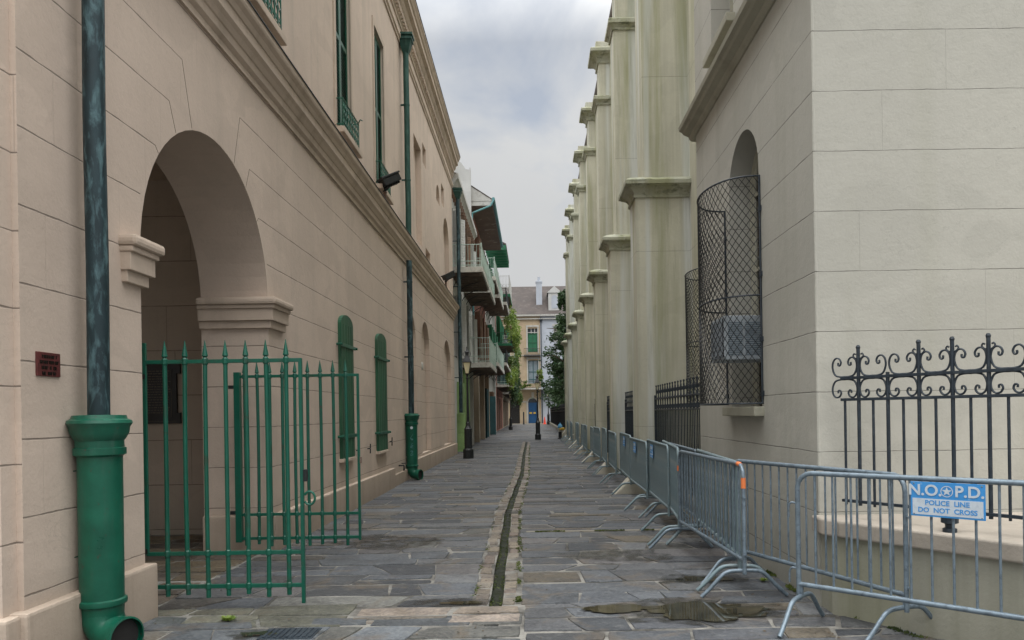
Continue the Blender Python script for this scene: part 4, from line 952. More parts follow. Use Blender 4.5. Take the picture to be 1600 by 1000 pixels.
# ---- iron fences
def scroll_pts(w_, h, up=1):
    H = [(0, 1.0), (0.35, 1.0), (0.75, 0.90), (0.95, 0.55), (0.90, 0.22), (0.68, 0.05), (0.42, 0.08), (0.28, 0.26), (0.36, 0.42), (0.50, 0.40), (0.50, 0.27)]
    return [(a * w_, (1 - b) * -h if up > 0 else (1 - b) * h) for a, b in H]
def fence_parts(par, n_, sp, zbot, low, top, fin, start_x=0.0, r=0.0105, detail=True, extra=0.03):
    # local: runs along +x, faces -y
    xs = [start_x + sp * k for k in range(n_)]; L0 = -extra; L1 = xs[-1] + extra
    for z in (zbot, low, top):
        g = MB(); g.box(L0, L1, -0.016, 0.016, z - 0.011, z + 0.011, bev=0.002); g.build('rail', 'iron', par, local=True)
    for k, x in enumerate(xs):
        g = MB(); odd = k % 2 == 1
        zt = (fin if k % 4 != 3 or not detail else top + 0.03) if odd else low
        if detail and k in (5, 7, 9, 13, 17): zt = fin
        rr = r * (1.35 if odd else 1.0)
        g.lathe([(rr, zbot - 0.03), (rr, zt - 0.0)], x, 0, 8)
        if odd and zt == fin:
            g.lathe([(0.006, fin - 0.01), (0.015, fin), (0.018, fin + 0.012), (0.012, fin + 0.026), (0, fin + 0.03)], x, 0, 8)
            for s_ in (-1, 1):
                g.tube(catmull([(x, 0, fin - 0.07), (x + s_ * 0.022, 0, fin - 0.075), (x + s_ * 0.042, 0, fin - 0.055), (x + s_ * 0.034, 0, fin - 0.037), (x + s_ * 0.022, 0, fin - 0.045)], 3), 0.0065, 5)
        g.build('bar', 'iron', par, local=True)
    bays = [(xs[k], xs[k + 2]) for k in range(1, n_ - 2, 2)]
    bays = [(xs[1] - 2 * sp, xs[1])] + bays
    me = None
    for a, b in bays:
        c = (a + b) / 2; w_ = (b - a) / 2 - 0.006
        if me is None:
            g = MB(); h1 = top - low - 0.022
            for s_ in (-1, 1):
                g.tube(catmull([(s_ * x, 0, top - 0.011 + z) for x, z in scroll_pts(w_, h1, 1)], 3 if detail else 2), 0.0075, 6 if detail else 4)
                h2 = 0.155
                g.tube(catmull([(s_ * x, 0, top + 0.011 + z) for x, z in scroll_pts(w_ * 0.98, h2, -1)], 3 if detail else 2), 0.0075, 6 if detail else 4)
            o = g.build('scroll', 'iron', par, local=True); me = o
        else:
            o = me.copy(); COL.objects.link(o)
        o.location.x = c
cf = root('iron_fence', (0, 0, 0), 'ornate dark iron fence with curled scrolls standing on the ledge at the right', 'fence', 'dark iron railings')
fence_parts(cf, 25, 0.117, 0.874, 1.665, 1.833, 2.055)
st = Vector((2.42 + 0.68 * 0.042, 5.817 - 0.042)); cf.location = (st.x, st.y, 0); cf.rotation_euler = (0, 0, math.atan2(-1, 0.68))
def alley_fence(y0, n_, label, src=None):
    if src is None:
        f = root('iron_fence', (0, 0, 0), label, 'fence', 'dark iron railings'); fence_parts(f, n_, 0.117, 0.42, 1.62, 1.83, 2.06, detail=False, r=0.0078, extra=0.04)
        for x in (-0.02, n_ * 0.117 - 0.1):
            g = MB(); g.box(x - 0.02, x + 0.02, -0.02, 0.02, 0, 1.9, bev=0.003); g.build('post', 'iron', f, local=True)
        g = MB(); g.box(-0.04, n_ * 0.117 - 0.08, -0.06, 0.06, -0.05, 0.30, bev=0.01); g.build('kerb', 'stone', f, local=True)
    else: f = copy_tree(src); f['label'] = label
    f.location = (2.36, y0, 0); f.rotation_euler = (0, 0, R(90)); return f
alley_fence(TE + 0.08, 35, 'black iron railing between the church corner and the nearest buttress')
src = alley_fence(BY[0] + 0.82, 32, 'black iron railing between the nearest and second buttresses')
for k in range(1, 7): alley_fence(BY[k] + 0.82, 0, f'black iron railing between the {NTH[k]} and {NTH[k + 1]} buttresses', src)

# ---- barricades
def label_text(txt, size, x, z, y, mat, par, name, bold=0.0, sx=1.0):
    cu = bpy.data.curves.new(name, 'FONT'); cu.body = txt; cu.size = size; cu.align_x = 'CENTER'; cu.align_y = 'CENTER'; cu.extrude = 0.0008; cu.offset = bold; cu.resolution_u = 4
    to = bpy.data.objects.new('tmp', cu); COL.objects.link(to)
    dg = bpy.context.evaluated_depsgraph_get(); me = bpy.data.meshes.new_from_object(to.evaluated_get(dg))
    bpy.data.objects.remove(to)
    for v in me.vertices: v.co = Vector((x + v.co.x * sx, y - v.co.z, z + v.co.y))
    me.materials.clear(); me.materials.append(M[mat]); o = bpy.data.objects.new(name, me); COL.objects.link(o); o.parent = par; return o
def police_sign(par, cx, cz, wd=0.43, h=0.225, y=-0.026, full=True):
    g = MB(); g.box(cx - wd / 2, cx + wd / 2, y - 0.003, y, cz - h / 2, cz + h / 2, bev=0.002); s = g.build('sign_panel', 'signblue', par, local=True)
    g = MB(); g.box(cx - wd / 2 + 0.012, cx + wd / 2 - 0.012, y - 0.0045, y - 0.003, cz - h / 2 + 0.012, cz - h / 2 + h * 0.52); g.build('lower_field', 'signwhite', s, local=True)
    yy = y - 0.0055
    if not full:
        g = MB(); g.box(cx - wd * 0.35, cx + wd * 0.35, yy, yy + 0.002, cz + 0.03, cz + 0.075); g.build('letters', 'signwhite', s, local=True); 
        label_text('POLICE LINE', 0.05, cx, cz - 0.02, yy, 'signblue', s, 'letters'); label_text('DO NOT CROSS', 0.05, cx, cz - 0.07, yy, 'signblue', s, 'letters'); return
    label_text('N.O.', 0.098, cx - 0.128, cz + 0.056, yy, 'signwhite', s, 'letters', 0.0024, 1.0)
    label_text('P.D.', 0.098, cx + 0.128, cz + 0.056, yy, 'signwhite', s, 'letters', 0.0024, 1.0)
    label_text('POLICE  LINE', 0.044, cx, cz - 0.022, yy, 'signblue', s, 'letters', 0.0010, 1.0)
    label_text('DO  NOT  CROSS', 0.044, cx, cz - 0.070, yy, 'signblue', s, 'letters', 0.0010, 0.98)
    g = MB(); e = Vector((cx, yy, cz + 0.056))
    g.add([tuple(e + Vector((0.036 * math.cos(2 * math.pi * k / 32), 0, 0.036 * math.sin(2 * math.pi * k / 32)))) for k in range(32)] + [tuple(e + Vector((0.031 * math.cos(2 * math.pi * k / 32), 0, 0.031 * math.sin(2 * math.pi * k / 32)))) for k in range(32)], [(k, (k + 1) % 32, 32 + (k + 1) % 32, 32 + k) for k in range(32)])
    pts = [tuple(e + Vector((rr * math.sin(math.pi * k / 5), 0, rr * math.cos(math.pi * k / 5)))) for k in range(10) for rr in ((0.030 if k % 2 == 0 else 0.0125),)]
    i0 = len(g.v); g.v += pts + [tuple(e)]; g.f += [(i0 + k, i0 + (k + 1) % 10, i0 + 10) for k in range(10)]; g.c += [None] * 10
    g.build('star_emblem', 'signwhite', s, local=True)
    g = MB()
    for sx_ in (-1, 1):
        for sz_ in (-1, 1): g.lathe([(0.006, 0), (0.004, 0.003)], 0, 0, 8); n8 = 16; vv = g.v[-16:]; g.v[-16:] = [(cx + sx_ * (wd / 2 - 0.02) + a, y - 0.003 - c, cz + sz_ * (h / 2 - 0.014) + b) for a, b, c in vv]
    g.build('rivets', 'galv', s, local=True)
def barricade(L=2.3, nb=17, mat='galv', flat=False):
    b = root('crowd_barricade', (0, 0, 0), 'x', 'barricade', 'steel crowd barricades along the church')
    h = L / 2; zt, zb, rc = 1.13, 0.315, 0.11; r = 0.0185
    pth = [(-h, 0, 0.20), (-h, 0, zt - rc)] + [(-h + rc - rc * math.cos(R(a)), 0, zt - rc + rc * math.sin(R(a))) for a in (22, 45, 68, 90)]
    pth += [(h - rc + rc * math.sin(R(a)), 0, zt - rc + rc * math.cos(R(a))) for a in (0, 22, 45, 68, 90)] + [(h, 0, 0.20)]
    g = MB(); g.tube(pth, r, 12); g.build('frame', mat, b, smooth=True, local=True)
    g = MB(); g.tube([(-h, 0, zb), (h, 0, zb)], r, 12); g.build('bottom_rail', mat, b, smooth=True, local=True)
    me = None
    for k in range(nb):
        x = -h + L * (k + 1) / (nb + 1)
        if me is None:
            g = MB()
            if flat: g.box(-0.026, 0.026, -0.006, 0.006, zb, zt, bev=0.003)
            else: g.tube([(0, 0, zb), (0, 0, zt)], 0.0085, 8)
            o = g.build('bar', mat, b, smooth=not flat, local=True); me = o
        else: o = me.copy(); COL.objects.link(o)
        o.location.x = x
    for s_ in (-1, 1):
        x = s_ * (h - 0.02)
        g = MB(); g.tube(catmull([(x, -0.37, 0.012), (x, -0.29, 0.085), (x, -0.20, 0.18), (x, -0.15, 0.215), (x, -0.08, 0.228), (x, 0.08, 0.228), (x, 0.15, 0.215), (x, 0.20, 0.18), (x, 0.29, 0.085), (x, 0.37, 0.012)], 3), 0.017, 10)
        g.tube([(x, 0, 0.225), (x, 0, 0.33)], 0.014, 8); g.build('foot', mat, b, smooth=True, local=True)
    for z in (0.90, 0.42):
        g = MB(); g.tube(catmull([(-h, 0, z), (-h - 0.045, 0, z + 0.01), (-h - 0.068, 0, z - 0.02), (-h - 0.07, 0, z - 0.10)], 3), 0.008, 8); g.build('hook', mat, b, smooth=True, local=True)
    g = MB(); g.box(h, h + 0.03, -0.012, 0.012, 0.84, 0.855); g.box(h, h + 0.03, -0.012, 0.012, 0.36, 0.375); g.build('hook_eyes', mat, b, local=True)
    return b
def place(b, p, q, label, z=0.0):
    p = Vector(p); q = Vector(q); c = (p + q) / 2; b.location = (c.x, c.y, z); b.rotation_euler = (0, 0, math.atan2(q.y - p.y, q.x - p.x)); b['label'] = label
b1 = barricade(); src_plain = b1
protoA = copy_tree(b1); protoB = barricade(mat='galv2', nb=17); protoC = barricade(mat='galv2', nb=26, flat=True)
u = Vector((0.72, -0.69)).normalized(); p = Vector((1.93, 5.40))
place(b1, p, p + u * 2.3, 'grey steel barricade in front at the right carrying the blue and white police sign')
police_sign(b1, -1.15 + 0.995, 1.0)
b2 = copy_tree(protoA); b2.scale = (0.84, 1, 1); place(b2, (1.84, 6.83), (2.53, 5.02), 'grey steel barricade behind the one with the police sign, ending at the ledge corner')
for ch_ in kids(b2): pass
b3 = copy_tree(protoA); place(b3, (1.69, 8.54), (1.775, 6.26), 'grey steel barricade with orange tape on its rounded top corner')
g = MB(); h = 1.15; rc = 0.11; zt = 1.13
g.tube([(h - rc - 0.03, 0, zt), (h - rc, 0, zt)] + [(h - rc + rc * math.sin(R(a)), 0, zt - rc + rc * math.cos(R(a))) for a in (10, 22)], 0.0205, 12)
g.build('orange_tape', 'orange', b3, local=True); g = MB(); g.tube([(h, 0, zt - rc + 0.0), (h, 0, zt - rc - 0.09)], 0.0205, 12); g.build('orange_tape', 'orange', b3, local=True)
g = MB(); g.box(-h - 0.025, -h + 0.03, -0.024, -0.018, 0.90, 0.96); g.build('orange_tape', 'orange', b3, local=True)
protos = {'A': protoA, 'B': protoB, 'C': protoC}
rows = [('B', (1.79, 6.45), (1.93, 8.74), 'weathered steel barricade close behind the orange-taped one, nearer the wall'),
        ('A', (1.95, 8.80), (2.03, 11.09), 'steel barricade of the inner row beside the railing at the church corner'),
        ('B', (1.70, 8.66), (1.92, 10.95), 'weathered steel barricade leading on from the far end of the orange-taped one'),
        ('C', (1.80, 9.75), (1.83, 12.05), 'flat-slatted barricade behind the orange-taped one, with a small police sign'),
        ('C', (1.86, 11.8), (1.84, 14.1), 'flat-slatted barricade level with the nearest buttress, with a small police sign'),
        ('C', (1.85, 14.05), (1.88, 16.35), 'flat-slatted barricade before the nearest guard stone, with a small police sign'),
        ('B', (1.89, 16.3), (1.91, 18.6), 'weathered barricade between the nearest and second guard stones'),
        ('C', (1.84, 18.4), (1.90, 20.7), 'pale stained barricade just past the second guard stone'),
        ('B', (1.91, 20.6), (1.87, 22.9), 'weathered barricade short of the third guard stone'),
        ('C', (1.86, 22.8), (1.90, 25.1), 'flat-slatted barricade beside the third guard stone'),
        ('B', (1.88, 25.0), (1.89, 27.3), 'weathered barricade short of the fourth guard stone'),
        ('C', (1.88, 27.3), (1.90, 29.6), 'flat-slatted barricade beside the fourth guard stone'),
        ('B', (1.86, 29.6), (1.90, 31.9), 'weathered barricade short of the fifth guard stone'),
        ('C', (1.89, 31.9), (1.92, 34.2), 'flat-slatted barricade beside the fifth guard stone'),
        ('B', (1.88, 34.3), (1.92, 36.6), 'weathered barricade just short of the sixth guard stone'),
        ('C', (1.90, 36.7), (1.93, 39.0), 'flat-slatted barricade beside the sixth guard stone'),
        ('B', (1.90, 39.1), (1.93, 41.4), 'weathered barricade short of the seventh guard stone'),
        ('C', (1.90, 41.5), (1.96, 43.8), 'last barricade of the row, closest to the fire hydrant')]
for i, (k, p, q, lab) in enumerate(rows):
    b = copy_tree(protos[k]); jx = 0.0 if i < 3 else (0.05, 0.0, 0.07, 0.02)[i % 4]; place(b, (q[0] + (0.01, 0.05, -0.01, 0.03)[i % 4] * (i > 2), q[1]), (p[0] - jx, p[1]), lab); b.scale = (1, 1, (1, .985, 1.02, 1.0, .97)[i % 5])
    if i in (3, 4, 5):
        police_sign(b, (-0.35, -0.2, 0.1)[i - 3], 0.985, wd=0.32, h=0.2, y=-0.03, full=False)
for pr in protos.values():
    for c in kids(pr): bpy.data.objects.remove(c)
    bpy.data.objects.remove(pr)
# small spot lamp on the ledge
g = MB(); tt = 0.72; c = Vector((2.315 + 0.68 * tt, 5.75 - tt)) + nin * 0.06
ul = root('ledge_lamp', (c.x, c.y, 0.735), 'small dark cylinder lamp on the ledge under the police sign', 'lamp')
g.lathe([(0.045, 0.735), (0.045, 0.76), (0.03, 0.765), (0.03, 0.79), (0.055, 0.80), (0.055, 0.87), (0.05, 0.875)], c.x, c.y, 16); g.build('lamp_body', 'iron', ul)
g = MB(); g.lathe([(0.044, 0.8755), (0.04, 0.878)], c.x, c.y, 16); g.build('lens', 'glass', ul)

# =================================================================== LEFT: town houses beyond
HX = -3.3
def balcony(par, y0, y1, z, x1=-2.0, railmat='rail', slabmat_='balc', lace=False, rh=1.0, brackets=True):
    g = MB(); g.box(HX, x1, y0, y1, z - 0.16, z, bev=0.01); g.box(x1 - 0.03, x1 + 0.03, y0 - 0.02, y1 + 0.02, z - 0.2, z + 0.02); g.box(HX, x1 - 0.03, y0 - 0.03, y0 + 0.02, z - 0.2, z + 0.02)
    b = g.build('balcony', slabmat_, par)
    g = MB(); y = y0 + 0.25
    while y < y1: g.box(HX, x1 - 0.04, y, y + 0.07, z - 0.30, z - 0.161); y += 0.5
    g.build('joists', 'underroof', b)
    g = MB(); x = x1 - 0.03
    for zz in (z + 0.10, z + rh * 0.28, z + rh): g.tube([(HX, y0 + 0.04, zz), (x, y0 + 0.04, zz), (x, y1 - 0.04, zz), (HX, y1 - 0.04, zz)], 0.017, 5)
    q = HX + 0.12
    while q < x: g.tube([(q, y0 + 0.04, z), (q, y0 + 0.04, z + rh)], 0.009, 4); q += 0.12
    q = y0 + 0.04
    while q < y1: g.tube([(x, q, z), (x, q, z + rh)], 0.009, 4); q += 0.12
    for q in (y0 + 0.04, y1 - 0.04): g.box(x - 0.03, x + 0.03, q - 0.03, q + 0.03, z, z + rh + 0.06)
    if lace:
        q = HX + 0.2
        while q < x - 0.1:
            for zz in (z + 0.35, z + 0.7): g.tube([(q + 0.13 * math.cos(R(a)), y0 + 0.04, zz + 0.15 * math.sin(R(a))) for a in range(0, 361, 45)], 0.012, 4)
            q += 0.3
    g.build('railing', railmat, b)
    if brackets:
        g = MB(); y = y0 + 0.3
        while y < y1: g.tube(catmull([(HX, y, z - 1.0), (HX + 0.15, y, z - 0.6), (HX + 0.5, y, z - 0.35), (x1 - 0.3, y, z - 0.22)], 3), 0.022, 5); y += 1.9
        g.build('brackets', 'black', b)
    return b
def opening(par, y0, y1, z0, z1, frame, leaf, shut=None):
    g = MB()
    for a, b, c, d in ((y0 - .1, y0, z0, z1 + .1), (y1, y1 + .1, z0, z1 + .1), (y0, y1, z1, z1 + .1)): g.box(HX - 0.02, HX + 0.05, a, b, c, d)
    wf = g.build('window', frame, par)
    g = MB(); g.box(HX - 0.1, HX + 0.012, y0, y1, z0, z1); g.build('pane', leaf, wf)
    if shut:
        for yy in (y0 - 0.02, y1 + 0.02):
            g = MB(); s_ = -1 if yy < y1 else 1; ex = HX + 0.40
            g.add([(HX + 0.03, yy, z0), (ex, yy + s_ * 0.38, z0), (ex, yy + s_ * 0.38, z1), (HX + 0.03, yy, z1), (HX + 0.03, yy + 0.04, z0), (ex, yy + s_ * 0.38 + 0.04, z0), (ex, yy + s_ * 0.38 + 0.04, z1), (HX + 0.03, yy + 0.04, z1)], [(0, 1, 2, 3), (4, 5, 6, 7), (1, 5, 6, 2), (3, 2, 6, 7), (0, 1, 5, 4), (0, 4, 7, 3)])
            z = z0 + 0.1
            while z < z1: g.add([(HX + 0.05, yy - 0.006, z), (ex - 0.03, yy + s_ * 0.35 - 0.006, z), (ex - 0.03, yy + s_ * 0.35 - 0.02, z + 0.03), (HX + 0.05, yy - 0.02, z + 0.03)], [(0, 1, 2, 3)]); z += 0.12
            g.build('shutter', shut, par)
def house(y0, y1, h, mat, label, depth=9.0):
    r_ = root('town_house', (HX, y0, 0), label, 'house', 'town houses along the alley')
    g = MB(); g.box(HX - depth, HX, y0 + 0.005, y1 - 0.005, -0.1, h); g.build('wall', mat, r_); return r_
# white house with bracketed cornice
A = house(30.2, 40.4, 11.0, 'white', 'narrow white town house right after the pink building, with two pale balconies')
g = MB(); g.sweepY([(HX, 10.9), (HX + 0.12, 10.95), (HX + 0.30, 11.25), (HX + 0.38, 11.3), (HX + 0.38, 11.5), (HX, 11.6)], 30.25, 40.38); cn = g.build('cornice', 'paleboard', A)
g = MB(); y = 30.5
while y < 40.2: g.box(HX, HX + 0.27, y, y + 0.12, 10.72, 11.0); y += 0.55
g.build('cornice_brackets', 'wood', cn)
g = MB(); g.face([(HX + 0.3, 30.2, 11.5), (HX + 0.3, 40.4, 11.5), (-8, 40.4, 12), (-8, 30.2, 12)]); g.build('roof', 'slate', A)
for y in (31.2, 34.4, 37.6): opening(A, y, y + 1.1, 7.75, 10.2, 'paleboard', 'darkw', 'wood' if y == 34.4 else 'white'); opening(A, y, y + 1.1, 4.05, 6.6, 'paleboard', 'darkw', 'white')
balcony(A, 30.25, 34.9, 7.62, rh=0.95); balcony(A, 36.0, 40.2, 7.72, rh=0.9); balcony(A, 34.7, 40.1, 3.98, x1=-1.97, rh=1.2)
g = MB(); g.box(-3.14, -2.80, 30.25, 30.30, 0.05, 1.62, bev=0.01); g.box(-3.09, -2.85, 30.235, 30.25, 0.2, 0.75); g.box(-3.09, -2.85, 30.235, 30.25, 0.85, 1.5); g.build('door_leaf', 'lime', A)
g = MB(); g.box(HX, HX + 0.16, 32.0, 33.9, 0.05, 3.0, bev=0.01); dl = g.build('door', 'lime', A)
g = MB(); z = 0.3
while z < 2.9: g.box(HX + 0.155, HX + 0.18, 32.1, 33.8, z, z + 0.05); z += 0.12
g.build('louvre_slats', 'lime', dl)
for y in (34.9, 37.2): 
    g = MB(); g.box(HX, HX + 0.28, y, y + 0.35, 0, 3.7, bev=0.02); g.build('pilaster', 'offwhite' if y > 36 else 'lime', A)
# party wall with curved parapet
g = MB(); prf = [(-9.0, 14.9), (-4.2, 14.9), (-4.0, 15.35), (-3.85, 15.5), (-3.7, 15.35), (-3.5, 15.05), (-3.3, 15.0), (-3.28, 15.12), (-3.24, 15.12), (-3.24, 11.0), (-9, 11)]
n = len(prf); g.add([(a, 40.42, b) for a, b in prf] + [(a, 40.78, b) for a, b in prf], [tuple(range(n)), tuple(range(n, 2 * n))[::-1]] + [(k, n + k, n + (k + 1) % n, (k + 1) % n) for k in range(n)])
pw = g.build('party_wall', 'white', A)
# brick house with deep overhanging gallery roof
B = house(40.8, 52.2, 13.4, 'brick', 'tall red brick town house with a deep roof overhanging its pale green balcony')
RX = -2.08
g = MB(); g.add([(HX, 40.85, 14.25), (RX, 40.85, 13.45), (RX, 52.3, 13.45), (HX, 52.3, 14.25), (HX, 40.85, 14.33), (RX - 0.02, 40.85, 13.53), (RX - 0.02, 52.3, 13.53), (HX, 52.3, 14.33)], [(4, 5, 6, 7), (0, 1, 5, 4), (1, 2, 6, 5), (2, 3, 7, 6)]); g.face([(HX, 40.85, 14.33), (HX, 52.3, 14.33), (-9, 52.3, 18), (-9, 40.85, 18)]); rf = g.build('roof', 'slate', B)
g = MB(); g.add([(HX, 40.86, 13.15), (RX, 40.86, 13.15), (RX, 40.86, 13.45), (HX, 40.86, 14.25), (HX, 40.92, 13.15), (RX, 40.92, 13.15), (RX, 40.92, 13.45), (HX, 40.92, 14.25)], [(0, 1, 2, 3), (4, 5, 6, 7), (1, 2, 6, 5), (0, 1, 5, 4)]); g.box(HX, RX, 40.84, 40.86, 13.4, 13.42); g.build('gable_boards', 'paleboard', rf)
g = MB(); g.box(HX, RX, 40.93, 52.2, 13.16, 13.2); g.build('soffit', 'underroof', rf)
g = MB(); g.tube([(RX + 0.06, 40.8, 13.5), (RX + 0.06, 52.3, 13.45)], 0.09, 10); g.build('gutter', 'tealpipe', rf)
g = MB(); g.tube([(RX + 0.06, 40.8, 13.4), (RX - 0.1, 40.75, 13.1), (HX + 0.12, 40.7, 12.7), (HX + 0.08, 40.7, 12.2), (HX + 0.08, 40.7, 4.2)], 0.055, 8); g.build('downspout', 'tealpipe', B)
for y in (42.0, 45.2, 48.4): opening(B, y, y + 1.1, 9.3, 11.9, 'wood', 'darkw', 'wood'); opening(B, y, y + 1.1, 4.8, 7.4, 'paleboard', 'darkw', 'wood'); 
for y in (43.6, 46.8): opening(B, y, y + 1.3, 0.05, 3.2, 'offwhite', 'darkw', 'teal' if y > 45 else None)
balcony(B, 40.9, 45.6, 9.2, rh=1.05); balcony(B, 46.5, 52.0, 9.1, rh=1.05); balcony(B, 42.6, 51.8, 4.55, rh=1.1)
for y in (41.0, 45.6, 50.4):
    g = MB(); g.box(HX, HX + 0.3, y, y + 0.4, 0, 4.2, bev=0.02); g.build('pilaster', 'tan', B)
# third house: green fascia roof and lacy balcony
Cc = house(52.4, 66, 13.2, 'offwhite', 'cream town house with bright green eaves behind the brick one')
g = MB(); g.add([(HX, 53, 14.5), (-1.75, 53, 13.7), (-1.75, 59.5, 13.7), (HX, 59.5, 14.5), (HX, 53, 14.6), (-1.75, 53, 13.82), (-1.75, 59.5, 13.82), (HX, 59.5, 14.6)], [(4, 5, 6, 7), (0, 1, 5, 4), (1, 2, 6, 5), (0, 3, 2, 1)]); rf = g.build('roof', 'slate', Cc)
for k in range(8): g = MB(); g.box(HX, -1.77, 52.9 + k * 0.92, 53.02 + k * 0.92, 13.35, 13.70); g.build('rafter', 'dgreen', rf)
for y in (54, 57.5, 61): opening(Cc, y, y + 1.1, 9.9, 12.5, 'paleboard', 'darkw', 'dgreen'); opening(Cc, y, y + 1.1, 5.6, 8.1, 'paleboard', 'darkw', 'dgreen'); opening(Cc, y, y + 1.2, 0.1, 3.2, 'wood', 'darkw', 'wood' if y < 55 else None)
balcony(Cc, 53.0, 58.5, 9.6, x1=-1.8, railmat='black', rh=1.0); balcony(Cc, 60, 65.8, 11.3, x1=-1.75, railmat='paleboard', slabmat_='dgreen', lace=True, rh=1.5); balcony(Cc, 54, 65, 5.3, x1=-1.9, railmat='black')
g = MB(); g.box(-3.3, -2.72, 53.6, 53.68, 0.05, 2.85, bev=0.02); g.box(-3.22, -2.80, 53.58, 53.6, 0.2, 1.3); g.box(-3.22, -2.80, 53.58, 53.6, 1.45, 2.7); g.build('door_leaf', 'teal', Cc)
D = house(66.2, 80, 12.0, 'brick', 'brick town house with a green-edged balcony covered in plants')
for y in (67.5, 71, 74.5): opening(D, y, y + 1.1, 8.1, 10.6, 'paleboard', 'darkw', 'dgreen'); opening(D, y, y + 1.1, 4.4, 6.9, 'paleboard', 'darkw', 'teal'); opening(D, y, y + 1.2, 0.1, 3.0, 'wood', 'darkw', None)
balcony(D, 66.5, 73, 7.9, x1=-1.85, railmat='black', slabmat_='dgreen'); balcony(D, 67, 79.5, 4.2, x1=-1.9, railmat='rail'); balcony(D, 74, 79.6, 8.4, x1=-1.8, railmat='rail')
E = house(80.2, 99.5, 11.0, 'tan', 'farthest town house before the cross street, hung with greenery')
for y in (82, 86, 90, 94): opening(E, y, y + 1.2, 7.3, 9.8, 'paleboard', 'darkw', 'teal'); opening(E, y, y + 1.2, 4.1, 6.5, 'paleboard', 'darkw', 'dgreen'); opening(E, y, y + 1.2, 0.1, 3.0, 'wood', 'darkw', None)
balcony(E, 80.5, 90, 7.1, x1=-1.9, railmat='rail'); balcony(E, 80.5, 99, 3.9, x1=-1.9, railmat='dgreen', slabmat_='offwhite')
g = MB(); g.face([(HX + 0.3, 80.2, 11), (HX + 0.3, 99.5, 11), (-9, 99.5, 14.5), (-9, 80.2, 14.5)]); g.build('roof', 'slate', E)
# planting hanging from balconies
rl = random.Random(21)
def bush(x, y, z, rx, ry, rz, n, size, mat, label, droop=0.4):
    g = MB(); leaves(g, x, y, z, rx, ry, rz, n, size, rnd=rl, droop=droop); pot = MB()
    r_ = root('balcony_plant', (x, y, z), label, 'plant', 'plants on the balconies'); g.build('foliage', mat, r_)
    pot.lathe([(0.0, z - rz * 0.9 - 0.28), (0.13, z - rz * 0.9 - 0.28), (0.19, z - rz * 0.9), (0.0, z - rz * 0.9)], x - 0.1, y, 12); pot.build('pot', 'wood', r_)
bush(-1.8, 63.5, 10.0, .6, 1.8, 1.0, 1400, .09, 'leaflt', 'yellow-green plant trailing below the lacy white balcony')
bush(-1.6, 69, 9.2, .65, 2.2, 1.5, 2000, .10, 'leaflt', 'big fresh green plant on the upper balcony of the far brick house')
bush(-1.75, 76, 9.6, .55, 2.0, .6, 800, .10, 'leafmd', 'leafy plant high on the farthest green-edged balcony')
bush(-1.7, 73.5, 6.4, .4, 1.4, 1.5, 900, .10, 'leafmd', 'reddish brown tinged vine hanging down the far balcony edge')
bush(-1.8, 58.5, 5.9, .35, 1.0, .5, 500, .08, 'leafmd', 'small plant on the lower balcony of the cream house')
bush(-1.75, 62.5, 4.9, .5, 2.0, .8, 1300, .09, 'leaflt', 'wide leafy fern spilling over the lower balcony of the cream house')
bush(-1.7, 68, 3.9, .5, 1.8, 1.1, 1300, .10, 'leafdk', 'dark drooping fern hanging under the lower balcony of the far brick house')
bush(-1.6, 78, 5.4, .5, 2.0, 1.2, 1100, .11, 'leafdk', 'dark plant beside the lower balcony near the cross street')
bush(-1.65, 84, 8.4, .5, 2.0, 1.0, 900, .11, 'leafmd', 'mid green plant on the top balcony of the farthest house')
bush(-1.6, 86, 3.8, .4, 1.8, .9, 900, .11, 'leafmd', 'plant hanging low beneath the farthest balcony')
# =================================================================== end of the alley: street front
Y0 = 108.0
E1 = root('end_house', (-1.0, Y0, 0), 'ochre three-storey town house with green shutters closing the view at the end of the alley', 'house')
f2 = lambda a, b, d: (a, Y0 + d, b)
ops = [rect(-0.62, 0.82, 10.5, 14.0), rect(-0.62, 0.85, 5.9, 9.3), archpts(-0.7, 0.6, 0.05, 3.1, 12), archpts(-3.3, -1.95, 0.05, 3.1, 12), rect(-4.2, -2.9, 10.5, 14.0), rect(-4.2, -2.9, 5.9, 9.3)]
g = MB(); g.sheet(f2, rect(-9, 1.2, -0.1, 16.0), ops)
for h_ in ops: g.reveal(f2, h_, 0.25, back=False)
g.build('wall', 'yellow', E1)
def infill(par, name, x0, x1, z0, z1, mat, bars=None, barmat='teal'):
    g = MB(); g.box(x0, x1, Y0 + 0.2, Y0 + 0.26, z0, z1); o = g.build(name, mat, par)
    if bars:
        g = MB()
        for bx in bars[0]: g.box(bx - 0.05, bx + 0.05, Y0 + 0.15, Y0 + 0.2, z0, z1)
        for bz in bars[1]: g.box(x0, x1, Y0 + 0.155, Y0 + 0.2, bz - 0.05, bz + 0.05)
        g.build('glazing_bars', barmat, o)
    return o
infill(E1, 'shutter', -0.62, 0.82, 10.5, 13.3, 'dgreen', ([-0.6, 0.1, 0.8], [10.6, 11.9, 13.2]), 'shutter'); infill(E1, 'transom_window', -0.62, 0.82, 13.3, 14.0, 'glass', ([-0.1, 0.4], [13.4]), 'paleboard')
infill(E1, 'window', -0.62, 0.85, 5.9, 9.3, 'glasslt', ([-0.57, 0.11, 0.8], [6.5, 7.6, 9.25]))
infill(E1, 'shutter', -4.2, -2.9, 10.5, 14, 'dgreen'); infill(E1, 'shutter', -4.2, -2.9, 5.9, 9.3, 'teal')
dr = infill(E1, 'door', -0.7, 0.6, 0.05, 3.1, 'blue', ([-0.65, -0.05, 0.55], [0.15, 1.3, 2.2]), 'blue'); infill(E1, 'fanlight', -0.7, 0.6, 3.1, 3.9, 'glass')
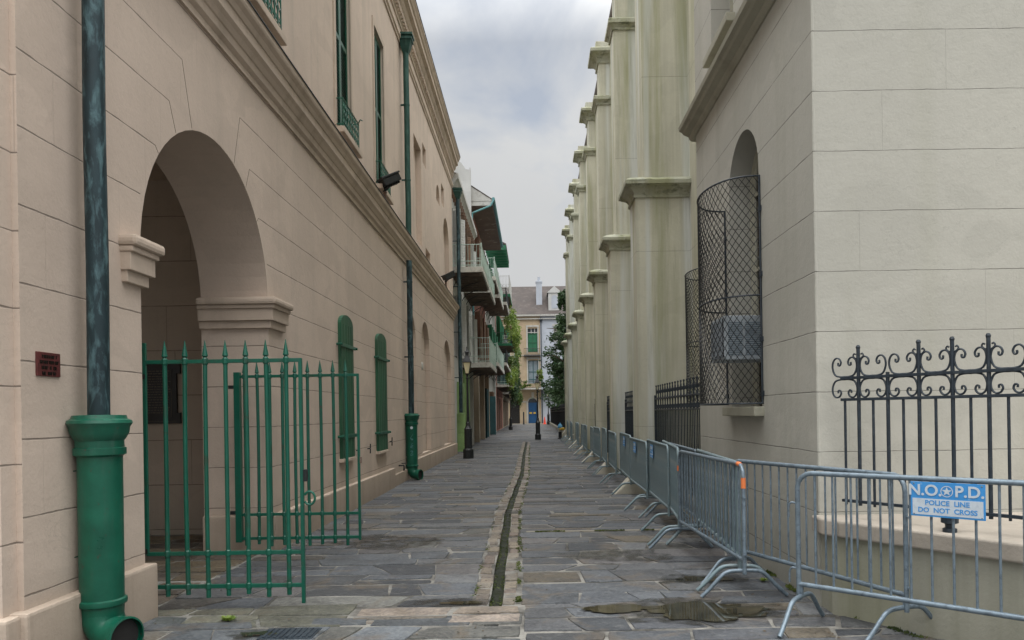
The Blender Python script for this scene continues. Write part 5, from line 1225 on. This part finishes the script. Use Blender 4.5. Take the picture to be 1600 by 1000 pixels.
g = MB(); g.box(-0.55, -0.15, Y0 + 0.12, Y0 + 0.15, 1.45, 1.7); g.box(0.05, 0.4, Y0 + 0.12, Y0 + 0.15, 1.45, 1.7); g.build('door_notices', 'yel', dr)
infill(E1, 'doorway', -3.3, -1.95, 0.05, 3.9, 'darkw')
g = MB()
for a, b, c, d in ((-0.82, -0.62, 10.3, 14.2), (0.82, 1.0, 10.3, 14.2), (-0.85, 1.05, 14.2, 14.45), (-0.82, -0.62, 5.8, 9.5), (0.85, 1.03, 5.8, 9.5), (-0.85, 1.05, 9.5, 9.75), (-9, 1.2, 10.0, 10.08)): g.box(a, b, Y0 - 0.08, Y0 - 0.002, c, d)
g.box(-9, 1.25, Y0 - 0.25, Y0 - 0.002, 15.3, 15.45); g.box(-9, 1.25, Y0 - 0.4, Y0 - 0.002, 15.75, 16.0); g.box(-9, -3.5, Y0 - .07, Y0 - .002, 3.15, 3.3); g.box(-1.75, -0.9, Y0 - .07, Y0 - .002, 3.15, 3.3)
for c_, r_ in ((-0.05, 0.65), (-2.62, 0.68)):
    g.tube([(c_ + (r_ + 0.09) * math.cos(math.pi * k / 14), Y0 - 0.02, 3.1 + (r_ + 0.09) * math.sin(math.pi * k / 14)) for k in range(15)], 0.09, 6)
g.box(-0.95, -0.71, Y0 - 0.06, Y0 - 0.002, 0.05, 3.14); g.box(0.61, 0.85, Y0 - 0.06, Y0 - 0.002, 0.05, 3.14); g.box(-0.2, 0.15, Y0 - 0.12, Y0 - 0.002, 3.9, 4.6)
g.build('trim', 'offwhite', E1)
g = MB(); g.box(-9, 1.25, Y0 - 1.4, Y0 - 0.003, 5.0, 5.2); g.build('gallery_ledge', 'offwhite', E1)
g = MB()
for zz, ya, x0, x1, hh in ((5.2, 1.35, -9, 1.2, 1.0), (10.0, 0.6, -1.2, 1.15, 1.0)):
    for q in (zz + 0.08, zz + hh): g.tube([(x0, Y0 - ya, q), (x1, Y0 - ya, q)], 0.03, 5)
    x = x0
    while x <= x1: g.tube([(x, Y0 - ya, zz), (x, Y0 - ya, zz + hh)], 0.014, 4); x += 0.16
g.box(-1.25, 1.2, Y0 - 0.65, Y0 - 0.003, 9.85, 10.0); g.build('balcony_railing', 'black', E1)
E2 = root('end_house', (5.0, Y0, 0), 'pale blue-white town house beside the ochre one, half hidden by the tree', 'house')
ops = [rect(3.2, 4.6, 12.0, 14.2), rect(3.2, 4.6, 5.9, 9.3), archpts(3.6, 4.7, 0.05, 2.9, 12)]
g = MB(); g.sheet(f2, rect(1.2, 12, -0.1, 16.0), ops)
for h_ in ops: g.reveal(f2, h_, 0.25, back=False)
g.build('wall', 'palblue', E2)
infill(E2, 'window', 3.2, 4.6, 12.0, 14.2, 'glass', ([3.25, 3.67, 4.13, 4.55], [12.1, 12.8, 13.5, 14.15]), 'paleboard'); infill(E2, 'shutter', 3.2, 4.6, 5.9, 9.3, 'dgreen'); infill(E2, 'doorway', 3.6, 4.7, 0.05, 3.5, 'darkw')
g = MB(); g.box(3.0, 4.8, Y0 - 0.08, Y0 - 0.002, 14.25, 14.6); g.box(1.25, 12, Y0 - 0.25, Y0 - 0.002, 15.3, 15.45); g.box(1.26, 12, Y0 - 0.4, Y0 - 0.002, 15.75, 16.0); g.build('trim', 'paleboard', E2)
g = MB(); g.box(1.25, 12, Y0 - 1.2, Y0 - 0.003, 5.0, 5.2); g.build('gallery_ledge', 'palblue', E2)
g = MB(); g.tube([(1.35, Y0 - 0.15, 15.6), (1.35, Y0 - 0.15, 5.3)], 0.07, 6); g.tube([(1.35, Y0 - 0.15, 5.0), (1.35, Y0 - 0.15, 0)], 0.09, 6); g.lathe([(0.1, 14.9), (0.25, 15.2), (0.25, 15.3)], 1.35, Y0 - 0.2, 8); g.build('downspout', 'iron', E2)
for pr, a, b in ((E1, -9.2, 1.2), (E2, 1.2, 12.2)):
    g = MB(); g.add([(a, Y0 - 0.4, 16.02), (b, Y0 - 0.4, 16.02), (b, Y0 + 4.5, 20.9), (a, Y0 + 4.5, 20.9), (a, Y0 + 9.5, 16), (b, Y0 + 9.5, 16)], [(0, 1, 2, 3), (3, 2, 5, 4), (0, 3, 4), (1, 5, 2)])
    rf = g.build('roof', 'slate', pr)
    if pr == E1:
        g = MB(); g.box(0.72, 1.6, Y0 + 1.2, Y0 + 2.2, 17, 21.2, 0.03); g.box(0.66, 1.66, Y0 + 1.14, Y0 + 2.26, 20.9, 21.1); g.tube([(1.16, Y0 + 1.7, 21.2), (1.16, Y0 + 1.7, 21.8)], 0.2, 8); g.build('chimney', 'palblue', rf)
    else:
        g = MB(); g.prism([(2.5, Y0 + 0.2), (4.3, Y0 + 0.2), (4.3, Y0 + 4), (2.5, Y0 + 4)], 16.3, 19.2); g.add([(2.3, Y0 + 0.1, 19.2), (4.5, Y0 + 0.1, 19.2), (3.4, Y0 + 0.1, 20.2), (2.3, Y0 + 4.4, 19.2), (4.5, Y0 + 4.4, 19.2), (3.4, Y0 + 4.4, 20.2)], [(0, 1, 2), (3, 4, 5), (0, 2, 5, 3), (1, 4, 5, 2)]); dm = g.build('dormer', 'white', rf)
        g = MB(); g.sheet(lambda x_, z_, d: (x_, Y0 + 0.17, z_), archpts(2.95, 3.85, 16.9, 18.4, 10)); g.build('pane', 'palblue', dm)
g = MB(); leaves(g, 1.0, Y0 - 1.3, 7.0, .55, .4, 1.3, 500, .13, rnd=rl); tag(g.build('potted_vine', 'leaflt'), 'bright yellow-green vine beside the tall window of the ochre house', 'plant')
g = MB(); leaves(g, -1.2, Y0 - 1.3, 5.6, .9, .4, .5, 500, .13, rnd=rl); tag(g.build('gallery_fern', 'leaflt'), 'bright fern on the ledge of the ochre house left of the lamp', 'plant')
g = MB(); leaves(g, 2.6, Y0 - 1.3, 5.3, 1.2, .4, .8, 700, .13, rnd=rl); tag(g.build('gallery_vine', 'leafdk'), 'dark vine over the ledge of the pale blue house', 'plant')
# ---- garden tree behind the church
def tree(x, y, h, rx, ry, n, label, base=2.0, size=0.16, name='garden_tree'):
    t_ = root(name, (x, y, 0), label, 'tree', 'trees in the garden behind the church')
    g = MB(); rr = random.Random(int(x * 10 + y)); tr = [Vector((x + 0.15 * math.sin(k), y + 0.1 * math.cos(k * 2), h * 0.8 * k / 8)) for k in range(9)]
    g.tube(tr, [0.26 - 0.025 * k for k in range(9)], 9)
    for k in range(12):
        a = rr.random() * 6.28; p = tr[2 + k % 6]; q = p + Vector((math.cos(a) * rx * 0.8, math.sin(a) * ry * 0.8, rr.uniform(0.6, 2.0)))
        g.tube([p, p.lerp(q, .5) + Vector((0, 0, .3)), q], [0.09, 0.06, 0.02], 6)
    g.build('trunk', 'bark', t_)
    g = MB()
    for k in range(9):
        u_ = k / 8; rr2 = (0.55 + 0.45 * math.sin(math.pi * min(1, u_ * 1.05 + 0.1))) * (1.15 - 0.75 * u_)
        leaves(g, x + rr.uniform(-.4, .4) * rx * .5, y + rr.uniform(-.5, .5), base + (h - base) * u_ * 0.93 + 0.5, rx * rr2, ry * rr2, (h - base) * 0.11, n // 9, size, clumps=14, rnd=rr, droop=0.15)
    g.build('crown', 'leafdk', t_)
tree(3.1, 66, 12.0, 2.45, 3.0, 11000, 'dark glossy evergreen tree overhanging the far end of the alley beside the church', base=2.4, size=0.15)
tree(3.4, 84, 9.5, 2.6, 3.2, 6000, 'second dark tree farther back, over the garden fence near the cross street', base=2.2, size=0.16)
tree(7.5, 74, 12, 3.6, 3.6, 5000, 'taller tree deeper in the garden behind the church', base=3, size=0.2)
gf = root('garden_fence', (2.3, 48.5, 0), 'dark iron garden fence running from the end of the church to the cross street', 'fence')
g = MB()
for z in (0.35, 1.7, 1.95): g.box(2.28, 2.33, 48.5, 99, z - 0.02, z + 0.02)
g.build('rails', 'black', gf)
g = MB(); g.box(2.2, 2.4, 48.5, 99, -0.1, 0.3, bev=0.02); g.build('kerb', 'stone', gf)
g = MB(); g.box(2.33, 2.36, 48.5, 99, 0.3, 1.75); g.build('screen_panel', 'black', gf)
me = None
for k in range(100):
    y = 48.6 + k * 0.5
    if me is None:
        g = MB(); g.lathe([(0.014, 0.3), (0.014, 2.1), (0.025, 2.12), (0.0, 2.28)], 2.305, 48.6, 6); me = g.build('picket', 'black', gf)
    else:
        o = me.copy(); COL.objects.link(o); o.location = me.location + Vector((0, y - 48.6, 0))
# ---- street lamps
def lamp():
    l = root('street_lamp', (0, 0, 0), 'x', 'street lamp', 'black iron street lamps')
    g = MB(); g.lathe([(0.20, 0), (0.20, 0.30), (0.185, 0.33), (0.145, 0.36), (0.145, 1.02), (0.16, 1.05), (0.12, 1.10), (0.09, 1.16), (0.075, 1.22), (0.085, 1.26), (0.06, 1.32)], 0, 0, 8, a0=R(22.5)); g.build('base', 'black', l, local=True)
    g = MB(); g.lathe([(0.055, 1.30), (0.045, 1.9), (0.04, 2.85), (0.06, 2.87), (0.06, 2.90), (0.035, 2.93), (0.05, 3.0), (0.10, 3.05)], 0, 0, 14); g.build('post', 'black', l, smooth=True, local=True)
    g = MB(); g.lathe([(0.085, 3.06), (0.19, 3.44)], 0, 0, 4, a0=R(45)); g.build('lantern_glass', 'lampglass', l, local=True)
    g = MB()
    for k in range(4):
        a = R(45 + 90 * k); g.tube([(0.085 * math.cos(a), 0.085 * math.sin(a), 3.05), (0.195 * math.cos(a), 0.195 * math.sin(a), 3.45)], 0.011, 5)
    g.lathe([(0.22, 3.44), (0.225, 3.47), (0.20, 3.48), (0.10, 3.66), (0.085, 3.70), (0.085, 3.78), (0.10, 3.80), (0.10, 3.83), (0.05, 3.88), (0.02, 3.95), (0.035, 3.98), (0.0, 4.03)], 0, 0, 4, a0=R(45))
    for sx in (-1, 1): g.tube(catmull([(sx * 0.09, 0, 3.66), (sx * 0.13, 0, 3.75), (sx * 0.09, 0, 3.84), (sx * 0.05, 0, 3.80)], 3), 0.009, 5)
    g.build('lantern_frame', 'black', l, local=True); return l
L0 = lamp(); L0.location = (-2.35, 26.5, 0); L0['label'] = 'black iron street lamp with a cream lantern before the white town house on the left'
for (x, y, lab, s_) in ((0.27, 43.8, 'black street lamp standing in the middle of the alley', 0.98), (-2.15, 70, 'distant black street lamp along the left houses', 1.0), (2.05, 99, 'small distant street lamp in front of the pale blue house', 1.25)):
    l = copy_tree(L0); l.location = (x, y, 0); l['label'] = lab; l.scale = (s_, s_, s_)
# ---- hydrant, cone, bollard
hy = root('fire_hydrant', (1.62, 44.6, 0), 'small fire hydrant with blue bonnet and yellow cap beside the last barricades', 'hydrant')
g = MB(); g.lathe([(0.16, 0), (0.16, 0.05), (0.11, 0.07), (0.10, 0.42)], 1.62, 44.6, 14); g.build('barrel', 'black', hy)
g = MB(); g.lathe([(0.10, 0.42), (0.13, 0.44), (0.13, 0.62), (0.10, 0.66)], 1.62, 44.6, 14); g.build('collar', 'offwhite', hy)
g = MB(); g.lathe([(0.11, 0.66), (0.15, 0.68), (0.15, 0.72), (0.13, 0.82), (0.07, 0.90), (0.035, 0.92), (0.035, 0.97), (0.0, 0.98)], 1.62, 44.6, 14); g.build('bonnet', 'cyan', hy)
g = MB(); g.tube([(1.68, 44.55, 0.60), (1.86, 44.45, 0.60)], 0.09, 12); g.tube([(1.86, 44.45, 0.60), (1.90, 44.43, 0.60)], 0.04, 6); g.tube([(1.62, 44.5, 0.60), (1.60, 44.36, 0.60)], 0.06, 10); g.build('outlet_cap', 'yel', hy)
cn = root('traffic_cone', (1.62, 104.2, 0), 'orange traffic cone on the far street in front of the houses', 'traffic cone')
g = MB(); g.box(1.38, 1.86, 103.96, 104.44, -0.04, 0.02); g.build('base', 'redcone', cn); g = MB(); g.lathe([(0.17, 0.02), (0.05, 1.0), (0.04, 1.02)], 1.62, 104.2, 14); g.build('body', 'redcone', cn)
g = MB(); g.lathe([(0.10, -0.04), (0.10, 1.7), (0.08, 1.75), (0.0, 1.78)], -1.35, 104.6, 12); g.lathe([(0.13, -0.04), (0.13, 0.15), (0.11, 0.17)], -1.35, 104.6, 12); tag(g.build('bollard', 'black'), 'thin black bollard in front of the ochre house', 'bollard')
# drain cover set in the paving
g = MB(); g.box(-2.02, -1.62, 5.30, 5.56, -0.02, 0.004, bev=0.004); dc = root('drain_cover', (-1.82, 5.43, 0), 'dark square drain cover set in the paving in the foreground', 'drain cover'); g.build('frame', 'iron', dc)
g = MB()
for k in range(9): g.box(-1.99 + k * 0.042, -1.97 + k * 0.042, 5.32, 5.54, 0.004, 0.010)
g.build('grating', 'iron', dc)
